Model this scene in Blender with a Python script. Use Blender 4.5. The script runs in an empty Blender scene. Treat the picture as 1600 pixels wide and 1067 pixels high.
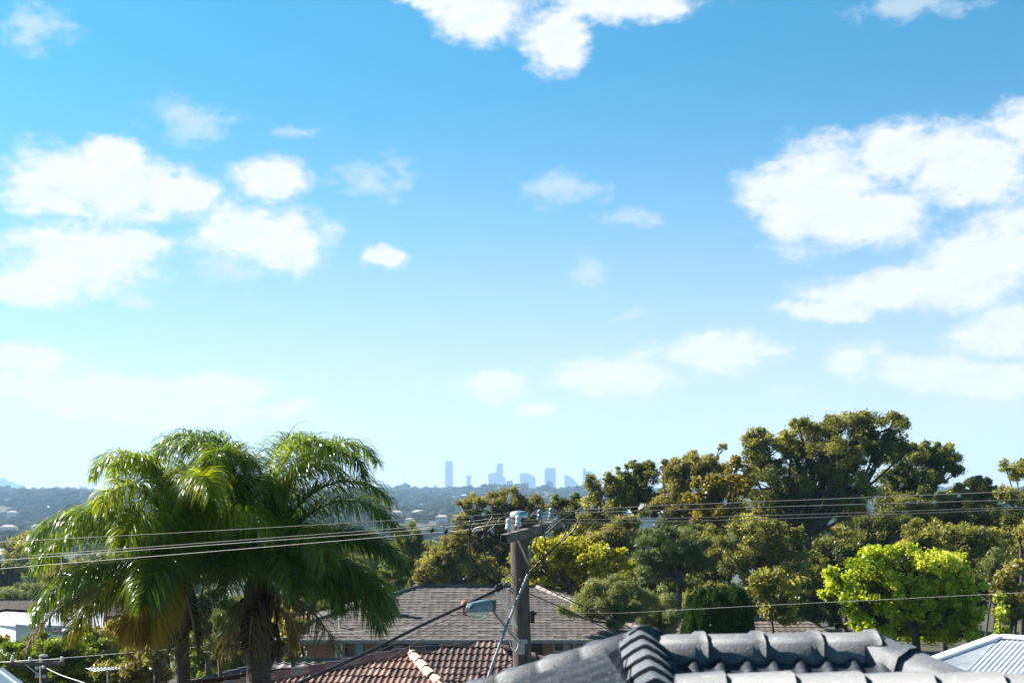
import bpy, math, random
import numpy as np
from math import radians as R, sin, cos, pi
random.seed(7); rng = np.random.default_rng(11)
C = bpy.context.scene.collection
S = bpy.context.scene
# ------------------------------------------------------------------ camera
F = 2222.0; HY = 770.0           # focal length in photograph pixels (1600 wide), row of eye level
cd = bpy.data.cameras.new('camera'); cam = bpy.data.objects.new('camera', cd); C.objects.link(cam)
cd.sensor_width = 36.0; cd.lens = F/1600*36.0
cd.shift_y = (HY-533.5)/1600
cd.clip_start = 0.1; cd.clip_end = 60000
cd.dof.use_dof = True; cd.dof.focus_distance = 25.0; cd.dof.aperture_fstop = 3.2
cam.location = (0, 0, 0); cam.rotation_euler = (R(90), 0, 0)
S.camera = cam
# ------------------------------------------------------------------ sun, exposure, world
SUN_AZ = R(-68); SUN_EL = R(38)  # azimuth measured from +Y (view direction) towards +X
sl = bpy.data.lights.new('sun', 'SUN'); sl.energy = 5.0; sl.angle = R(0.5); sl.color = (1.0, 0.94, 0.85)
so = bpy.data.objects.new('sun', sl); C.objects.link(so)
sd = np.array([sin(SUN_AZ)*cos(SUN_EL), cos(SUN_AZ)*cos(SUN_EL), sin(SUN_EL)])
so.rotation_euler = (R(90)-SUN_EL, 0, -SUN_AZ+pi)
S.view_settings.view_transform = 'Standard'; S.view_settings.look = 'None'
S.view_settings.exposure = 1.6; S.view_settings.gamma = 1
S.cycles.use_denoising = True
S.cycles.max_bounces = 8; S.cycles.transparent_max_bounces = 8; S.cycles.volume_bounces = 1
S.cycles.sample_clamp_indirect = 4.0

W = bpy.data.worlds.new('World'); S.world = W; W.use_nodes = True
nt = W.node_tree; nt.nodes.clear()
def N(t, **k):
    n = nt.nodes.new(t)
    for a, b in k.items(): setattr(n, a, b)
    return n
def L(a, b): nt.links.new(a, b)
def math_(op, a, b=None, c=None, clamp=False):
    n = N('ShaderNodeMath', operation=op); n.use_clamp = clamp
    for i, v in enumerate((a, b, c)):
        if v is None: continue
        if isinstance(v, (int, float)): n.inputs[i].default_value = v
        else: L(v, n.inputs[i])
    return n.outputs[0]
def vmath(op, a, b=None, c=None):
    n = N('ShaderNodeVectorMath', operation=op)
    for i, v in enumerate((a, b, c)):
        if v is None: continue
        if isinstance(v, (tuple, list)): n.inputs[i].default_value = v
        else: L(v, n.inputs[i])
    return n
tc = N('ShaderNodeTexCoord'); sep = N('ShaderNodeSeparateXYZ'); L(tc.outputs['Generated'], sep.inputs[0])
dx, dy, dz = sep.outputs
# the low sky turns deep blue quickly: look the sky up a little higher than the true elevation
zz = math_('MULTIPLY', math_('MAXIMUM', dz, 0.0), 2.0)
cmb = N('ShaderNodeCombineXYZ'); L(dx, cmb.inputs[0]); L(dy, cmb.inputs[1]); L(math_('ADD', zz, 0.035), cmb.inputs[2])
sky = N('ShaderNodeTexSky', sky_type='NISHITA'); sky.sun_disc = False
sky.sun_elevation = SUN_EL; sky.sun_rotation = SUN_AZ
sky.air_density = 1.0; sky.dust_density = 0.6; sky.ozone_density = 2.0; sky.altitude = 50
L(vmath('NORMALIZE', cmb.outputs[0]).outputs[0], sky.inputs[0])
# cloud field over (azimuth, elevation), degrees
az = math_('MULTIPLY', math_('ARCTAN2', dx, dy), 180/pi); el = math_('MULTIPLY', math_('ARCSINE', dz), 180/pi)
pc = N('ShaderNodeCombineXYZ'); L(az, pc.inputs[0]); L(el, pc.inputs[1])
def noise(scale, detail, rough, vec, w=0, dist=0):
    n = N('ShaderNodeTexNoise', noise_dimensions='3D'); n.inputs['Scale'].default_value = scale
    n.inputs['Detail'].default_value = detail; n.inputs['Roughness'].default_value = rough
    n.inputs['Distortion'].default_value = dist
    L(vmath('ADD', vec, (0, 0, w)).outputs[0], n.inputs['Vector']); return n
st = vmath('MULTIPLY', pc.outputs[0], (0.8, 1.25, 1)).outputs[0]
warp = noise(0.42, 6, 0.62, st)
wv = vmath('MULTIPLY_ADD', vmath('SUBTRACT', warp.outputs['Color'], (0.5, 0.5, 0.5)).outputs[0], (2.8, 1.8, 0), pc.outputs[0]).outputs[0]
fb = noise(0.55, 9, 0.6, st, 5.3).outputs['Fac']
fb2 = noise(1.9, 8, 0.65, st, 9.1).outputs['Fac']
def deg(px, py, rx, ry):
    X = (px-800)/F; Z = (HY-py)/F
    a = math.degrees(math.atan(X)); e = math.degrees(math.atan(Z*cos(math.atan(X))))
    return a, e, math.degrees(rx/F), math.degrees(ry/F)
def field(blobs):
    cur = None
    for b in blobs:
        a, e, rx, ry = deg(*b[:4])
        ma = vmath('MULTIPLY_ADD', wv, (1/rx, 1/ry, 0), (-a/rx, -e/ry, 0))
        ln = vmath('LENGTH', ma.outputs[0]).outputs['Value']
        if cur is None: cur = ln
        else: cur = math_('SMOOTH_MIN', cur, ln, 0.25)
    return math_('SUBTRACT', 1.0, cur)
CL = [(165,288,160,50),(170,250,55,34),(80,315,85,30),(270,300,80,36),
      (130,400,110,50),(60,450,65,32),(210,385,60,30),
      (410,368,105,48),(430,285,65,34),(455,398,52,28),(600,396,36,16),
      (750,20,78,42),(868,68,52,50),(980,0,130,30),(690,0,60,18),
      (1270,310,105,78),(1360,345,100,44),(1400,240,70,46),(1520,262,110,56),(1600,200,50,40),
      (1560,400,120,62),(1440,455,180,38),(1300,485,90,18),(1590,520,110,36),
      (1125,553,98,40),(955,580,112,34),(1200,546,44,13),(1330,565,50,26),(1460,580,95,26),(1560,590,80,30),
      (775,610,64,24),(835,640,32,12),(350,608,100,32),(130,615,190,42),(300,650,150,26),(30,560,70,24),(460,636,60,20)]
CW = [(300,190,75,34),(480,205,40,14),(60,45,62,30),(1430,8,95,24),(590,280,60,34),(880,300,66,26),(915,422,38,22),
      (205,465,40,14),(1225,612,40,16),(1000,488,30,12),(60,600,160,60),(660,690,90,22),(1000,340,60,14),(140,660,240,34),(1540,640,140,30),(350,420,50,30),(500,660,90,22)]
f1 = math_('ADD', field(CL), math_('MULTIPLY', math_('SUBTRACT', fb, 0.5), 1.3))
f1 = math_('ADD', f1, math_('MULTIPLY', math_('SUBTRACT', fb2, 0.5), 0.75))
def smooth(v, lo, hi):
    n = N('ShaderNodeMapRange', interpolation_type='SMOOTHSTEP'); L(v, n.inputs[0])
    n.inputs[1].default_value = lo; n.inputs[2].default_value = hi; return n.outputs[0]
m1 = smooth(f1, -0.30, 0.44)
f2 = math_('ADD', field(CW), math_('MULTIPLY', math_('SUBTRACT', fb, 0.5), 2.2))
f2 = math_('ADD', f2, math_('MULTIPLY', math_('SUBTRACT', fb2, 0.5), 1.8))
m2 = math_('MULTIPLY', smooth(f2, -0.2, 1.1), 0.6)
# clouds elsewhere round the sky
off = smooth(math_('ABSOLUTE', az), 24, 34); f3 = noise(0.09, 8, 0.6, st, 2.2).outputs['Fac']
m3 = math_('MULTIPLY', smooth(f3, 0.58, 0.76), math_('MULTIPLY', off, 0.6))
m = math_('MAXIMUM', math_('MAXIMUM', m1, m2), m3)
hi = math_('MULTIPLY', m, smooth(el, -0.2, 1.5))
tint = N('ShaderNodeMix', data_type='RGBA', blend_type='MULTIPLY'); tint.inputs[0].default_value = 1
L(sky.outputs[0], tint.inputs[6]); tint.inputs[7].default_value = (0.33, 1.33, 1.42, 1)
# pale veil low over the horizon, strongest on the sun's side of the sky
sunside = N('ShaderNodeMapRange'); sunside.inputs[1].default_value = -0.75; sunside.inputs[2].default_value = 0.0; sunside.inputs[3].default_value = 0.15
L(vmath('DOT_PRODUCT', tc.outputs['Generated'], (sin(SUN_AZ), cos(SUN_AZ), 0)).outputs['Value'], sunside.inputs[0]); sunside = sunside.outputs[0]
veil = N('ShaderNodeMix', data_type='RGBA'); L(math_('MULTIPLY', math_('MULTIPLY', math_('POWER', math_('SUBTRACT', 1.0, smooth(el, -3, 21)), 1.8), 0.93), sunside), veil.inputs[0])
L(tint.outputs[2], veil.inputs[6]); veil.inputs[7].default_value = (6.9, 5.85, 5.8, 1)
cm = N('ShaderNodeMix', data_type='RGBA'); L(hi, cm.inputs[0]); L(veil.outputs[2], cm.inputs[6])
fs = noise(0.55, 9, 0.6, vmath('ADD', st, (-0.22, 0.35, 0)).outputs[0], 5.3).outputs['Fac']; fs2 = noise(1.9, 8, 0.65, vmath('ADD', st, (-0.07, 0.11, 0)).outputs[0], 9.1).outputs['Fac']
rel = math_('ADD', math_('MULTIPLY', math_('SUBTRACT', fb, fs), 3.0), math_('MULTIPLY', math_('SUBTRACT', fb2, fs2), 0.6))
cc = N('ShaderNodeMix', data_type='RGBA'); L(math_('MULTIPLY', smooth(math_('ADD', f1, math_('MULTIPLY', fb2, 0.3)), 0.0, 0.6), math_('ADD', 0.75, rel, clamp=True)), cc.inputs[0])
cc.inputs[6].default_value = (5.4, 5.9, 6.4, 1); cc.inputs[7].default_value = (6.6, 6.65, 6.75, 1)
L(cc.outputs[2], cm.inputs[7])
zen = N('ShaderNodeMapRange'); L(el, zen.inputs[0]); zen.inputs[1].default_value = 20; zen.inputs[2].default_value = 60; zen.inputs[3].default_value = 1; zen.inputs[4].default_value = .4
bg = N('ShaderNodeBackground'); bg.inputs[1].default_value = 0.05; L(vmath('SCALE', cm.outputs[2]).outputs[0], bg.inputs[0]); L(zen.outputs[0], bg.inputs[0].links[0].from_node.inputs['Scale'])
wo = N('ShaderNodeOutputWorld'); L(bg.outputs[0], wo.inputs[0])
W.cycles.sampling_method = 'MANUAL'; W.cycles.sample_map_resolution = 512

# ------------------------------------------------------------------ helpers
def P(px, py, D): return np.array([(px-800)/F*D, D, (HY-py)/F*D])
class MB:
    def __init__(s): s.v = []; s.f = []; s.n = 0
    def add(s, V, Fs):
        b = s.n; s.v.extend([tuple(map(float, p)) for p in V]); s.n += len(V)
        for q in Fs: s.f.append(tuple(i+b for i in q))
        return b
    def box(s, c, size, rz=0, axes=None):
        hx, hy, hz = [q/2 for q in size]
        if axes is None:
            ax = np.array([cos(rz), sin(rz), 0]); ay = np.array([-sin(rz), cos(rz), 0]); azz = np.array([0, 0, 1.])
        else: ax, ay, azz = axes
        c = np.array(c, float); V = []
        for sx in (-1, 1):
            for sy in (-1, 1):
                for sz in (-1, 1): V.append(c+ax*hx*sx+ay*hy*sy+azz*hz*sz)
        s.add(V, [(0,1,3,2),(4,6,7,5),(0,4,5,1),(2,3,7,6),(0,2,6,4),(1,5,7,3)])
    def bar(s, a, b, w, h=None, up=(0,0,1)):
        a = np.array(a, float); b = np.array(b, float); d = b-a; l = np.linalg.norm(d); d = d/l
        sd_ = np.cross(d, up); sd_ /= np.linalg.norm(sd_)+1e-9; u = np.cross(sd_, d)
        s.box((a+b)/2, (l, w, h or w), axes=(d, sd_, u))
    def tube(s, pts, r, n=8, cap=True):
        pts = np.array(pts, float); m_ = len(pts)
        r = np.full(m_, r) if np.isscalar(r) else np.array(r, float)
        t = np.gradient(pts, axis=0); t /= np.linalg.norm(t, axis=1)[:, None]+1e-12
        ref = np.array([0, 0, 1.]) if abs(t[0][2]) < .9 else np.array([1., 0, 0])
        a = np.cross(t[0], ref); a /= np.linalg.norm(a)
        V = []
        for i in range(m_):
            a = a-t[i]*np.dot(a, t[i]); a /= np.linalg.norm(a)+1e-12; b = np.cross(t[i], a)
            for k in range(n):
                g = 2*pi*k/n; V.append(pts[i]+r[i]*(a*cos(g)+b*sin(g)))
        Fs = [(i*n+k, i*n+(k+1) % n, (i+1)*n+(k+1) % n, (i+1)*n+k) for i in range(m_-1) for k in range(n)]
        if cap: Fs += [tuple(range(n))[::-1], tuple((m_-1)*n+k for k in range(n))]
        s.add(V, Fs)
    def lathe(s, c, prof, n=16, axis=(0,0,1)):
        ax = np.array(axis, float); ax /= np.linalg.norm(ax)
        ref = np.array([1., 0, 0]) if abs(ax[0]) < .9 else np.array([0, 1., 0])
        a = np.cross(ax, ref); a /= np.linalg.norm(a); b = np.cross(ax, a); V = []
        for (r_, h) in prof:
            for k in range(n):
                g = 2*pi*k/n; V.append(np.array(c)+ax*h+r_*(a*cos(g)+b*sin(g)))
        m_ = len(prof)
        Fs = [(i*n+k, i*n+(k+1) % n, (i+1)*n+(k+1) % n, (i+1)*n+k) for i in range(m_-1) for k in range(n)]
        Fs += [tuple(range(n))[::-1], tuple((m_-1)*n+k for k in range(n))]
        s.add(V, Fs)
    def build(s, name, mat, parent=None, smooth=False, bevel=0):
        me = bpy.data.meshes.new(name); me.from_pydata(s.v, [], s.f); me.update()
        if smooth: me.polygons.foreach_set('use_smooth', [True]*len(me.polygons))
        return link(name, me, mat, parent, bevel)
def link(name, me, mat, parent=None, bevel=0):
    o = bpy.data.objects.new(name, me); C.objects.link(o)
    if mat: me.materials.append(mat)
    if parent: o.parent = parent; o.matrix_parent_inverse = parent.matrix_basis.inverted()
    if bevel:
        b = o.modifiers.new('bevel', 'BEVEL'); b.width = bevel; b.segments = 2; b.limit_method = 'ANGLE'
    return o
def tag(o, label=None, cat=None, group=None, kind=None):
    if label: o['label'] = label
    if cat: o['category'] = cat
    if group: o['group'] = group
    if kind: o['kind'] = kind
    return o
def thing(name, loc, label, cat, group=None):
    o = bpy.data.objects.new(name, None); o.location = tuple(map(float, loc)); o.empty_display_size = .2; C.objects.link(o)
    return tag(o, label, cat, group)
def mesh_np(name, V, Q, mat, parent=None, tint=None, smooth=False):
    V = np.ascontiguousarray(V, dtype=np.float32); Q = np.ascontiguousarray(Q, dtype=np.int32)
    me = bpy.data.meshes.new(name); me.vertices.add(len(V)); me.vertices.foreach_set('co', V.ravel())
    k = Q.shape[1]; me.loops.add(Q.size); me.loops.foreach_set('vertex_index', Q.ravel())
    me.polygons.add(len(Q)); me.polygons.foreach_set('loop_start', np.arange(0, Q.size, k, dtype=np.int32))
    me.polygons.foreach_set('loop_total', np.full(len(Q), k, dtype=np.int32))
    if smooth: me.polygons.foreach_set('use_smooth', np.ones(len(Q), dtype=bool))
    me.update(calc_edges=True)
    if tint is not None:
        a = me.attributes.new('tint', 'FLOAT', 'POINT'); a.data.foreach_set('value', np.ascontiguousarray(tint, dtype=np.float32))
    return link(name, me, mat, parent)
def spline(pts, n=10):
    pts = np.array(pts, float); out = []
    p = np.vstack([2*pts[0]-pts[1], pts, 2*pts[-1]-pts[-2]])
    for i in range(1, len(p)-2):
        for t in np.linspace(0, 1, n, endpoint=False):
            out.append(.5*((2*p[i])+(-p[i-1]+p[i+1])*t+(2*p[i-1]-5*p[i]+4*p[i+1]-p[i+2])*t*t+(-p[i-1]+3*p[i]-3*p[i+1]+p[i+2])*t**3))
    out.append(pts[-1]); return np.array(out)

# ------------------------------------------------------------------ materials
def mat(name, col, rough=.8, metal=0, noise_amt=.25, nscale=6, col2=None, bump=0, bscale=40, spec=.5, stretch=(1,1,1)):
    m_ = bpy.data.materials.new(name); m_.use_nodes = True; t = m_.node_tree; b = t.nodes['Principled BSDF']
    b.inputs['Roughness'].default_value = rough; b.inputs['Metallic'].default_value = metal
    b.inputs['Specular IOR Level'].default_value = spec
    tcn = t.nodes.new('ShaderNodeTexCoord'); mp = t.nodes.new('ShaderNodeMapping'); mp.inputs['Scale'].default_value = stretch
    t.links.new(tcn.outputs['Object'], mp.inputs[0])
    nz = t.nodes.new('ShaderNodeTexNoise'); nz.inputs['Scale'].default_value = nscale; nz.inputs['Detail'].default_value = 8; nz.inputs['Roughness'].default_value = .65
    t.links.new(mp.outputs[0], nz.inputs['Vector'])
    cr = t.nodes.new('ShaderNodeValToRGB'); cr.color_ramp.elements[0].position = .35; cr.color_ramp.elements[1].position = .68
    c1 = col2 or tuple(c*(1-noise_amt*1.5) for c in col); c2 = tuple(min(1, c*(1+noise_amt)) for c in col) if not col2 else col
    cr.color_ramp.elements[0].color = (*c1, 1); cr.color_ramp.elements[1].color = (*c2, 1)
    t.links.new(nz.outputs['Fac'], cr.inputs[0]); t.links.new(cr.outputs[0], b.inputs['Base Color'])
    if bump:
        n2 = t.nodes.new('ShaderNodeTexNoise'); n2.inputs['Scale'].default_value = bscale; n2.inputs['Detail'].default_value = 6
        t.links.new(mp.outputs[0], n2.inputs['Vector'])
        bp = t.nodes.new('ShaderNodeBump'); bp.inputs['Strength'].default_value = bump; bp.inputs['Distance'].default_value = .01
        t.links.new(n2.outputs['Fac'], bp.inputs['Height']); t.links.new(bp.outputs[0], b.inputs['Normal'])
    return m_
def leafmat(name, cols, transl=.35, rough=.45, tcol=(1.25, 1.3, .5), spec=.4):
    m_ = bpy.data.materials.new(name); m_.use_nodes = True; t = m_.node_tree; b = t.nodes['Principled BSDF']
    at = t.nodes.new('ShaderNodeAttribute'); at.attribute_name = 'tint'
    cr = t.nodes.new('ShaderNodeValToRGB'); els = cr.color_ramp.elements
    while len(els) < len(cols): els.new(.5)
    for i, c in enumerate(cols): els[i].position = i/(len(cols)-1); els[i].color = (*c, 1)
    t.links.new(at.outputs['Fac'], cr.inputs[0]); t.links.new(cr.outputs[0], b.inputs['Base Color'])
    b.inputs['Roughness'].default_value = rough; b.inputs['Specular IOR Level'].default_value = spec
    tr = t.nodes.new('ShaderNodeBsdfTranslucent'); mu = t.nodes.new('ShaderNodeMix'); mu.data_type = 'RGBA'; mu.blend_type = 'MULTIPLY'
    mu.inputs[0].default_value = 1; t.links.new(cr.outputs[0], mu.inputs[6]); mu.inputs[7].default_value = (*tcol, 1)
    t.links.new(mu.outputs[2], tr.inputs[0]); mx = t.nodes.new('ShaderNodeMixShader'); mx.inputs[0].default_value = transl
    t.links.new(b.outputs[0], mx.inputs[1]); t.links.new(tr.outputs[0], mx.inputs[2])
    t.links.new(mx.outputs[0], t.nodes['Material Output'].inputs[0]); return m_
def tilemat(name, cols, rough=.6, nsc=9, lichen=None, lamt=.35, spec=.5, bump=.3):
    """one random tone per tile from the face attribute 'tint', plus weather stains"""
    m_ = bpy.data.materials.new(name); m_.use_nodes = True; t = m_.node_tree; b = t.nodes['Principled BSDF']
    at = t.nodes.new('ShaderNodeAttribute'); at.attribute_name = 'tint'
    cr = t.nodes.new('ShaderNodeValToRGB'); els = cr.color_ramp.elements
    while len(els) < len(cols): els.new(.5)
    for i, c in enumerate(cols): els[i].position = i/(len(cols)-1); els[i].color = (*c, 1)
    tcn = t.nodes.new('ShaderNodeTexCoord')
    nz = t.nodes.new('ShaderNodeTexNoise'); nz.inputs['Scale'].default_value = nsc; nz.inputs['Detail'].default_value = 10; nz.inputs['Roughness'].default_value = .7
    t.links.new(tcn.outputs['Object'], nz.inputs['Vector'])
    ad = t.nodes.new('ShaderNodeMath'); ad.operation = 'MULTIPLY_ADD'; ad.inputs[1].default_value = .5
    t.links.new(nz.outputs['Fac'], ad.inputs[0]); 
    a2 = t.nodes.new('ShaderNodeMath'); a2.operation = 'MULTIPLY_ADD'; a2.inputs[1].default_value = .8; a2.inputs[2].default_value = -.15
    t.links.new(at.outputs['Fac'], a2.inputs[0]); t.links.new(a2.outputs[0], ad.inputs[2])
    t.links.new(ad.outputs[0], cr.inputs[0])
    out = cr.outputs[0]
    if lichen:
        n3 = t.nodes.new('ShaderNodeTexNoise'); n3.inputs['Scale'].default_value = nsc*4; n3.inputs['Detail'].default_value = 6
        t.links.new(tcn.outputs['Object'], n3.inputs['Vector'])
        mr = t.nodes.new('ShaderNodeMapRange'); mr.inputs[1].default_value = .55; mr.inputs[2].default_value = .72; mr.inputs[4].default_value = lamt
        t.links.new(n3.outputs['Fac'], mr.inputs[0])
        mx = t.nodes.new('ShaderNodeMix'); mx.data_type = 'RGBA'; t.links.new(mr.outputs[0], mx.inputs[0]); t.links.new(out, mx.inputs[6]); mx.inputs[7].default_value = (*lichen, 1)
        out = mx.outputs[2]
    t.links.new(out, b.inputs['Base Color']); b.inputs['Roughness'].default_value = rough; b.inputs['Specular IOR Level'].default_value = spec
    bp = t.nodes.new('ShaderNodeBump'); bp.inputs['Strength'].default_value = bump; bp.inputs['Distance'].default_value = .01
    n4 = t.nodes.new('ShaderNodeTexNoise'); n4.inputs['Scale'].default_value = 60; n4.inputs['Detail'].default_value = 5
    t.links.new(tcn.outputs['Object'], n4.inputs['Vector'])
    t.links.new(n4.outputs['Fac'], bp.inputs['Height']); t.links.new(bp.outputs[0], b.inputs['Normal'])
    return m_
def brickmat(name, c1, c2, mortar, sc=1):
    m_ = bpy.data.materials.new(name); m_.use_nodes = True; t = m_.node_tree; b = t.nodes['Principled BSDF']
    tcn = t.nodes.new('ShaderNodeTexCoord'); sp = t.nodes.new('ShaderNodeSeparateXYZ'); t.links.new(tcn.outputs['Object'], sp.inputs[0])
    ad = t.nodes.new('ShaderNodeMath'); t.links.new(sp.outputs[0], ad.inputs[0]); t.links.new(sp.outputs[1], ad.inputs[1])
    cb = t.nodes.new('ShaderNodeCombineXYZ'); t.links.new(ad.outputs[0], cb.inputs[0]); t.links.new(sp.outputs[2], cb.inputs[1])
    br = t.nodes.new('ShaderNodeTexBrick'); br.inputs['Color1'].default_value = (*c1, 1); br.inputs['Color2'].default_value = (*c2, 1); br.inputs['Mortar'].default_value = (*mortar, 1)
    br.inputs['Scale'].default_value = sc; br.inputs['Brick Width'].default_value = .24; br.inputs['Row Height'].default_value = .086; br.inputs['Mortar Size'].default_value = .01
    t.links.new(cb.outputs[0], br.inputs['Vector']); t.links.new(br.outputs[0], b.inputs['Base Color']); b.inputs['Roughness'].default_value = .9
    return m_

M = dict(
 gum=leafmat('gum_leaf', [(.05,.06,.018),(.16,.165,.045),(.33,.30,.085),(.50,.42,.14)], .5, .42),
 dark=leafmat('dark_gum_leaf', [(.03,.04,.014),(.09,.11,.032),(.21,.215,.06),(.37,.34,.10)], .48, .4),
 brown=leafmat('brown_gum_leaf', [(.07,.066,.022),(.18,.16,.05),(.33,.28,.09),(.48,.39,.15)], .48, .5),
 yellow=leafmat('yellow_green_leaf', [(.10,.11,.015),(.28,.27,.02),(.46,.41,.03),(.56,.50,.10)], .42, .4),
 gold=leafmat('golden_leaf', [(.10,.085,.012),(.22,.17,.02),(.36,.25,.03),(.42,.26,.05)], .42, .45),
 lime=leafmat('lime_leaf', [(.17,.22,.015),(.34,.40,.02),(.50,.52,.06),(.62,.62,.15)], .5, .4),
 sheoak=leafmat('she_oak_leaf', [(.045,.07,.022),(.10,.13,.042),(.17,.20,.065),(.24,.25,.09)], .3, .55),
 wisp=leafmat('soft_olive_leaf', [(.09,.11,.04),(.18,.20,.075),(.27,.28,.11),(.36,.33,.15)], .35, .6),
 cypress=leafmat('cypress_leaf', [(.01,.022,.006),(.03,.055,.012),(.065,.11,.02),(.13,.19,.03)], .2, .5),
 bush=leafmat('bush_leaf', [(.05,.08,.012),(.13,.18,.02),(.23,.28,.03),(.34,.36,.05)], .42, .45),
 valley=leafmat('valley_leaf', [(.008,.014,.008),(.03,.04,.017),(.065,.072,.03),(.14,.115,.065)], .15, .6),
 woods=leafmat('woodland_leaf', [(.006,.011,.006),(.022,.03,.012),(.045,.05,.02),(.095,.075,.045)], .1, 1.0, (1,1,1), 0.0),
 palm=leafmat('palm_leaf', [(.028,.06,.006),(.07,.13,.01),(.16,.235,.014),(.36,.39,.03)], .52, .28, (1.9,1.6,.15), .9),
 palmy=leafmat('palm_yellow_leaf', [(.14,.17,.015),(.30,.27,.02),(.42,.27,.03),(.40,.20,.03)], .45, .35, (1.3,1.2,.4), .5),
 palmd=leafmat('palm_dead_leaf', [(.10,.07,.035),(.17,.12,.06),(.24,.17,.09),(.30,.23,.13)], .3, .7),
 bark=mat('bark', (.085,.065,.05), .9, noise_amt=.4, nscale=3, bump=.5),
 barkp=mat('pale_bark', (.26,.22,.17), .85, noise_amt=.4, nscale=2, bump=.3),
 palmtrunk=mat('palm_trunk', (.09,.068,.05), .9, noise_amt=.45, nscale=5, bump=.8, stretch=(1,1,6)),
 fibre=mat('palm_fibre', (.07,.048,.034), .95, noise_amt=.6, nscale=7, bump=1, stretch=(2,2,.5)),
 rachis=mat('rachis', (.10,.14,.03), .5, noise_amt=.3), rachisy=mat('yellow_rachis', (.33,.26,.08), .5), rachisd=mat('dead_rachis', (.33,.25,.18), .8),
 wood=mat('weathered_pole_wood', (.145,.115,.092), .85, nscale=9, col2=(.035,.026,.02), bump=.9, bscale=30, stretch=(6,6,.35)),
 wood2=mat('crossarm_wood', (.20,.155,.12), .85, nscale=7, col2=(.06,.045,.035), bump=.8, bscale=30, stretch=(1,1,4)),
 endgrain=mat('dark_end_grain', (.02,.016,.014), .95, nscale=60),
 galv=mat('galvanised_steel', (.42,.46,.50), .4, .7, .15, 20), pvc=mat('pale_conduit', (.75,.74,.71), .45, 0, .1),
 lampgrey=mat('lamp_housing', (.11,.14,.175), .4, .1, .15, 12), lampblack=mat('lamp_collar', (.02,.022,.03), .5),
 porc=mat('porcelain', (.50,.54,.58), .18, 0, .06, 20, spec=.8), porcb=mat('blue_grey_porcelain', (.15,.20,.28), .2, 0, .1, 20, spec=.8),
 wire=mat('aluminium_wire', (.13,.12,.115), .5, .3, .2, 30), cable=mat('black_cable', (.012,.012,.014), .45, 0, .2, 20),
 stay=mat('stay_wire', (.26,.27,.29), .5, .4, .4, 60), black=mat('black_fitting', (.02,.02,.024), .5),
 brick=brickmat('red_brick', (.34,.13,.085), (.44,.19,.125), (.38,.30,.25)),
 terra_pot=mat('terracotta_pot', (.36,.13,.09), .8, 0, .2, 9), cream=mat('cream_trim', (.62,.57,.48), .6, 0, .1),
 glass=mat('window_glass', (.03,.045,.06), .08, 0, .3, 3, spec=.9), curtain=mat('curtain', (.30,.50,.66), .8, 0, .2, 14, stretch=(8,8,.5)),
 curtain2=mat('pale_curtain', (.36,.42,.42), .8, 0, .25, 14, stretch=(8,8,.5)),
 gutter=mat('weathered_gutter', (.30,.27,.25), .6, 0, .3, 8),
 t_dark=tilemat('dark_concrete_tile', [(.014,.019,.028),(.026,.032,.043),(.052,.06,.072)], .42, 7, (.22,.225,.235), .25, .3, .25),
 cap_dark=tilemat('dark_ridge_tile', [(.05,.056,.07),(.082,.088,.10),(.13,.132,.14)], .6, 5, (.30,.30,.30), .4, .5, .3),
 t_terra=tilemat('terracotta_tile', [(.065,.032,.025),(.125,.06,.046),(.19,.098,.076),(.31,.20,.16)], .5, 4, (.42,.34,.28), .25, .5, .4),
 t_terrab=tilemat('brown_terracotta_tile', [(.04,.022,.018),(.075,.04,.032),(.11,.062,.048),(.19,.125,.10)], .5, 4, (.36,.30,.26), .35, .5, .4),
 cap_terra=tilemat('terracotta_ridge_tile', [(.20,.09,.07),(.30,.14,.11),(.40,.22,.17),(.52,.36,.29)], .55, 3, (.6,.5,.42), .5, .4, .4),
 cap_pale=tilemat('sunlit_ridge_tile', [(.34,.22,.17),(.45,.33,.27),(.56,.46,.38)], .5, 3, (.3,.2,.16), .3, .5, .4),  # near hip caps: bright sunlight painted in as a lighter terracotta tone
 t_grey=tilemat('grey_brown_tile', [(.045,.037,.034),(.068,.057,.053),(.098,.083,.077),(.15,.13,.12)], .8, 3, (.22,.20,.19), .4, .4, .4),
 cap_grey=tilemat('grey_ridge_tile', [(.08,.07,.066),(.13,.115,.105),(.19,.17,.155)], .8, 3, (.28,.25,.22), .4, .3, .4),
 t_small=tilemat('grey_roman_tile', [(.09,.09,.095),(.16,.155,.15),(.24,.23,.22)], .6, 4, (.4,.38,.36), .4, .4, .4),
 t_brown=tilemat('brown_roof_tile', [(.10,.075,.065),(.14,.11,.095),(.19,.15,.13)], .8, 1.5, None, 0, .3, .2),
 white_metal=mat('white_metal_roof', (.60,.62,.68), .4, 0, .08, 2), white_wall=mat('white_wall', (.74,.75,.76), .7, 0, .05, 2),
 corr=mat('corrugated_steel', (.62,.64,.67), .32, .35, .15, 3), bluemetal=mat('blue_grey_metal_roof', (.26,.33,.38), .45, .3, .15, 3),
 ground=mat('ground', (.06,.065,.03), .95, noise_amt=.5, nscale=.15, col2=(.035,.03,.02)),
 alum=mat('aerial_aluminium', (.62,.65,.68), .35, .6, .1),
 farroof=mat('far_roof', (.40,.30,.27), .8, 0, .2, .2), farroofp=mat('far_pale_roof', (.60,.62,.66), .6, 0, .1, .2), farwall=mat('far_wall', (.62,.58,.52), .8, 0, .1, .2),
 rosef=leafmat('red_flower_leaf', [(.10,.04,.05),(.30,.08,.12),(.45,.18,.22)], .3),
)
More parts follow.
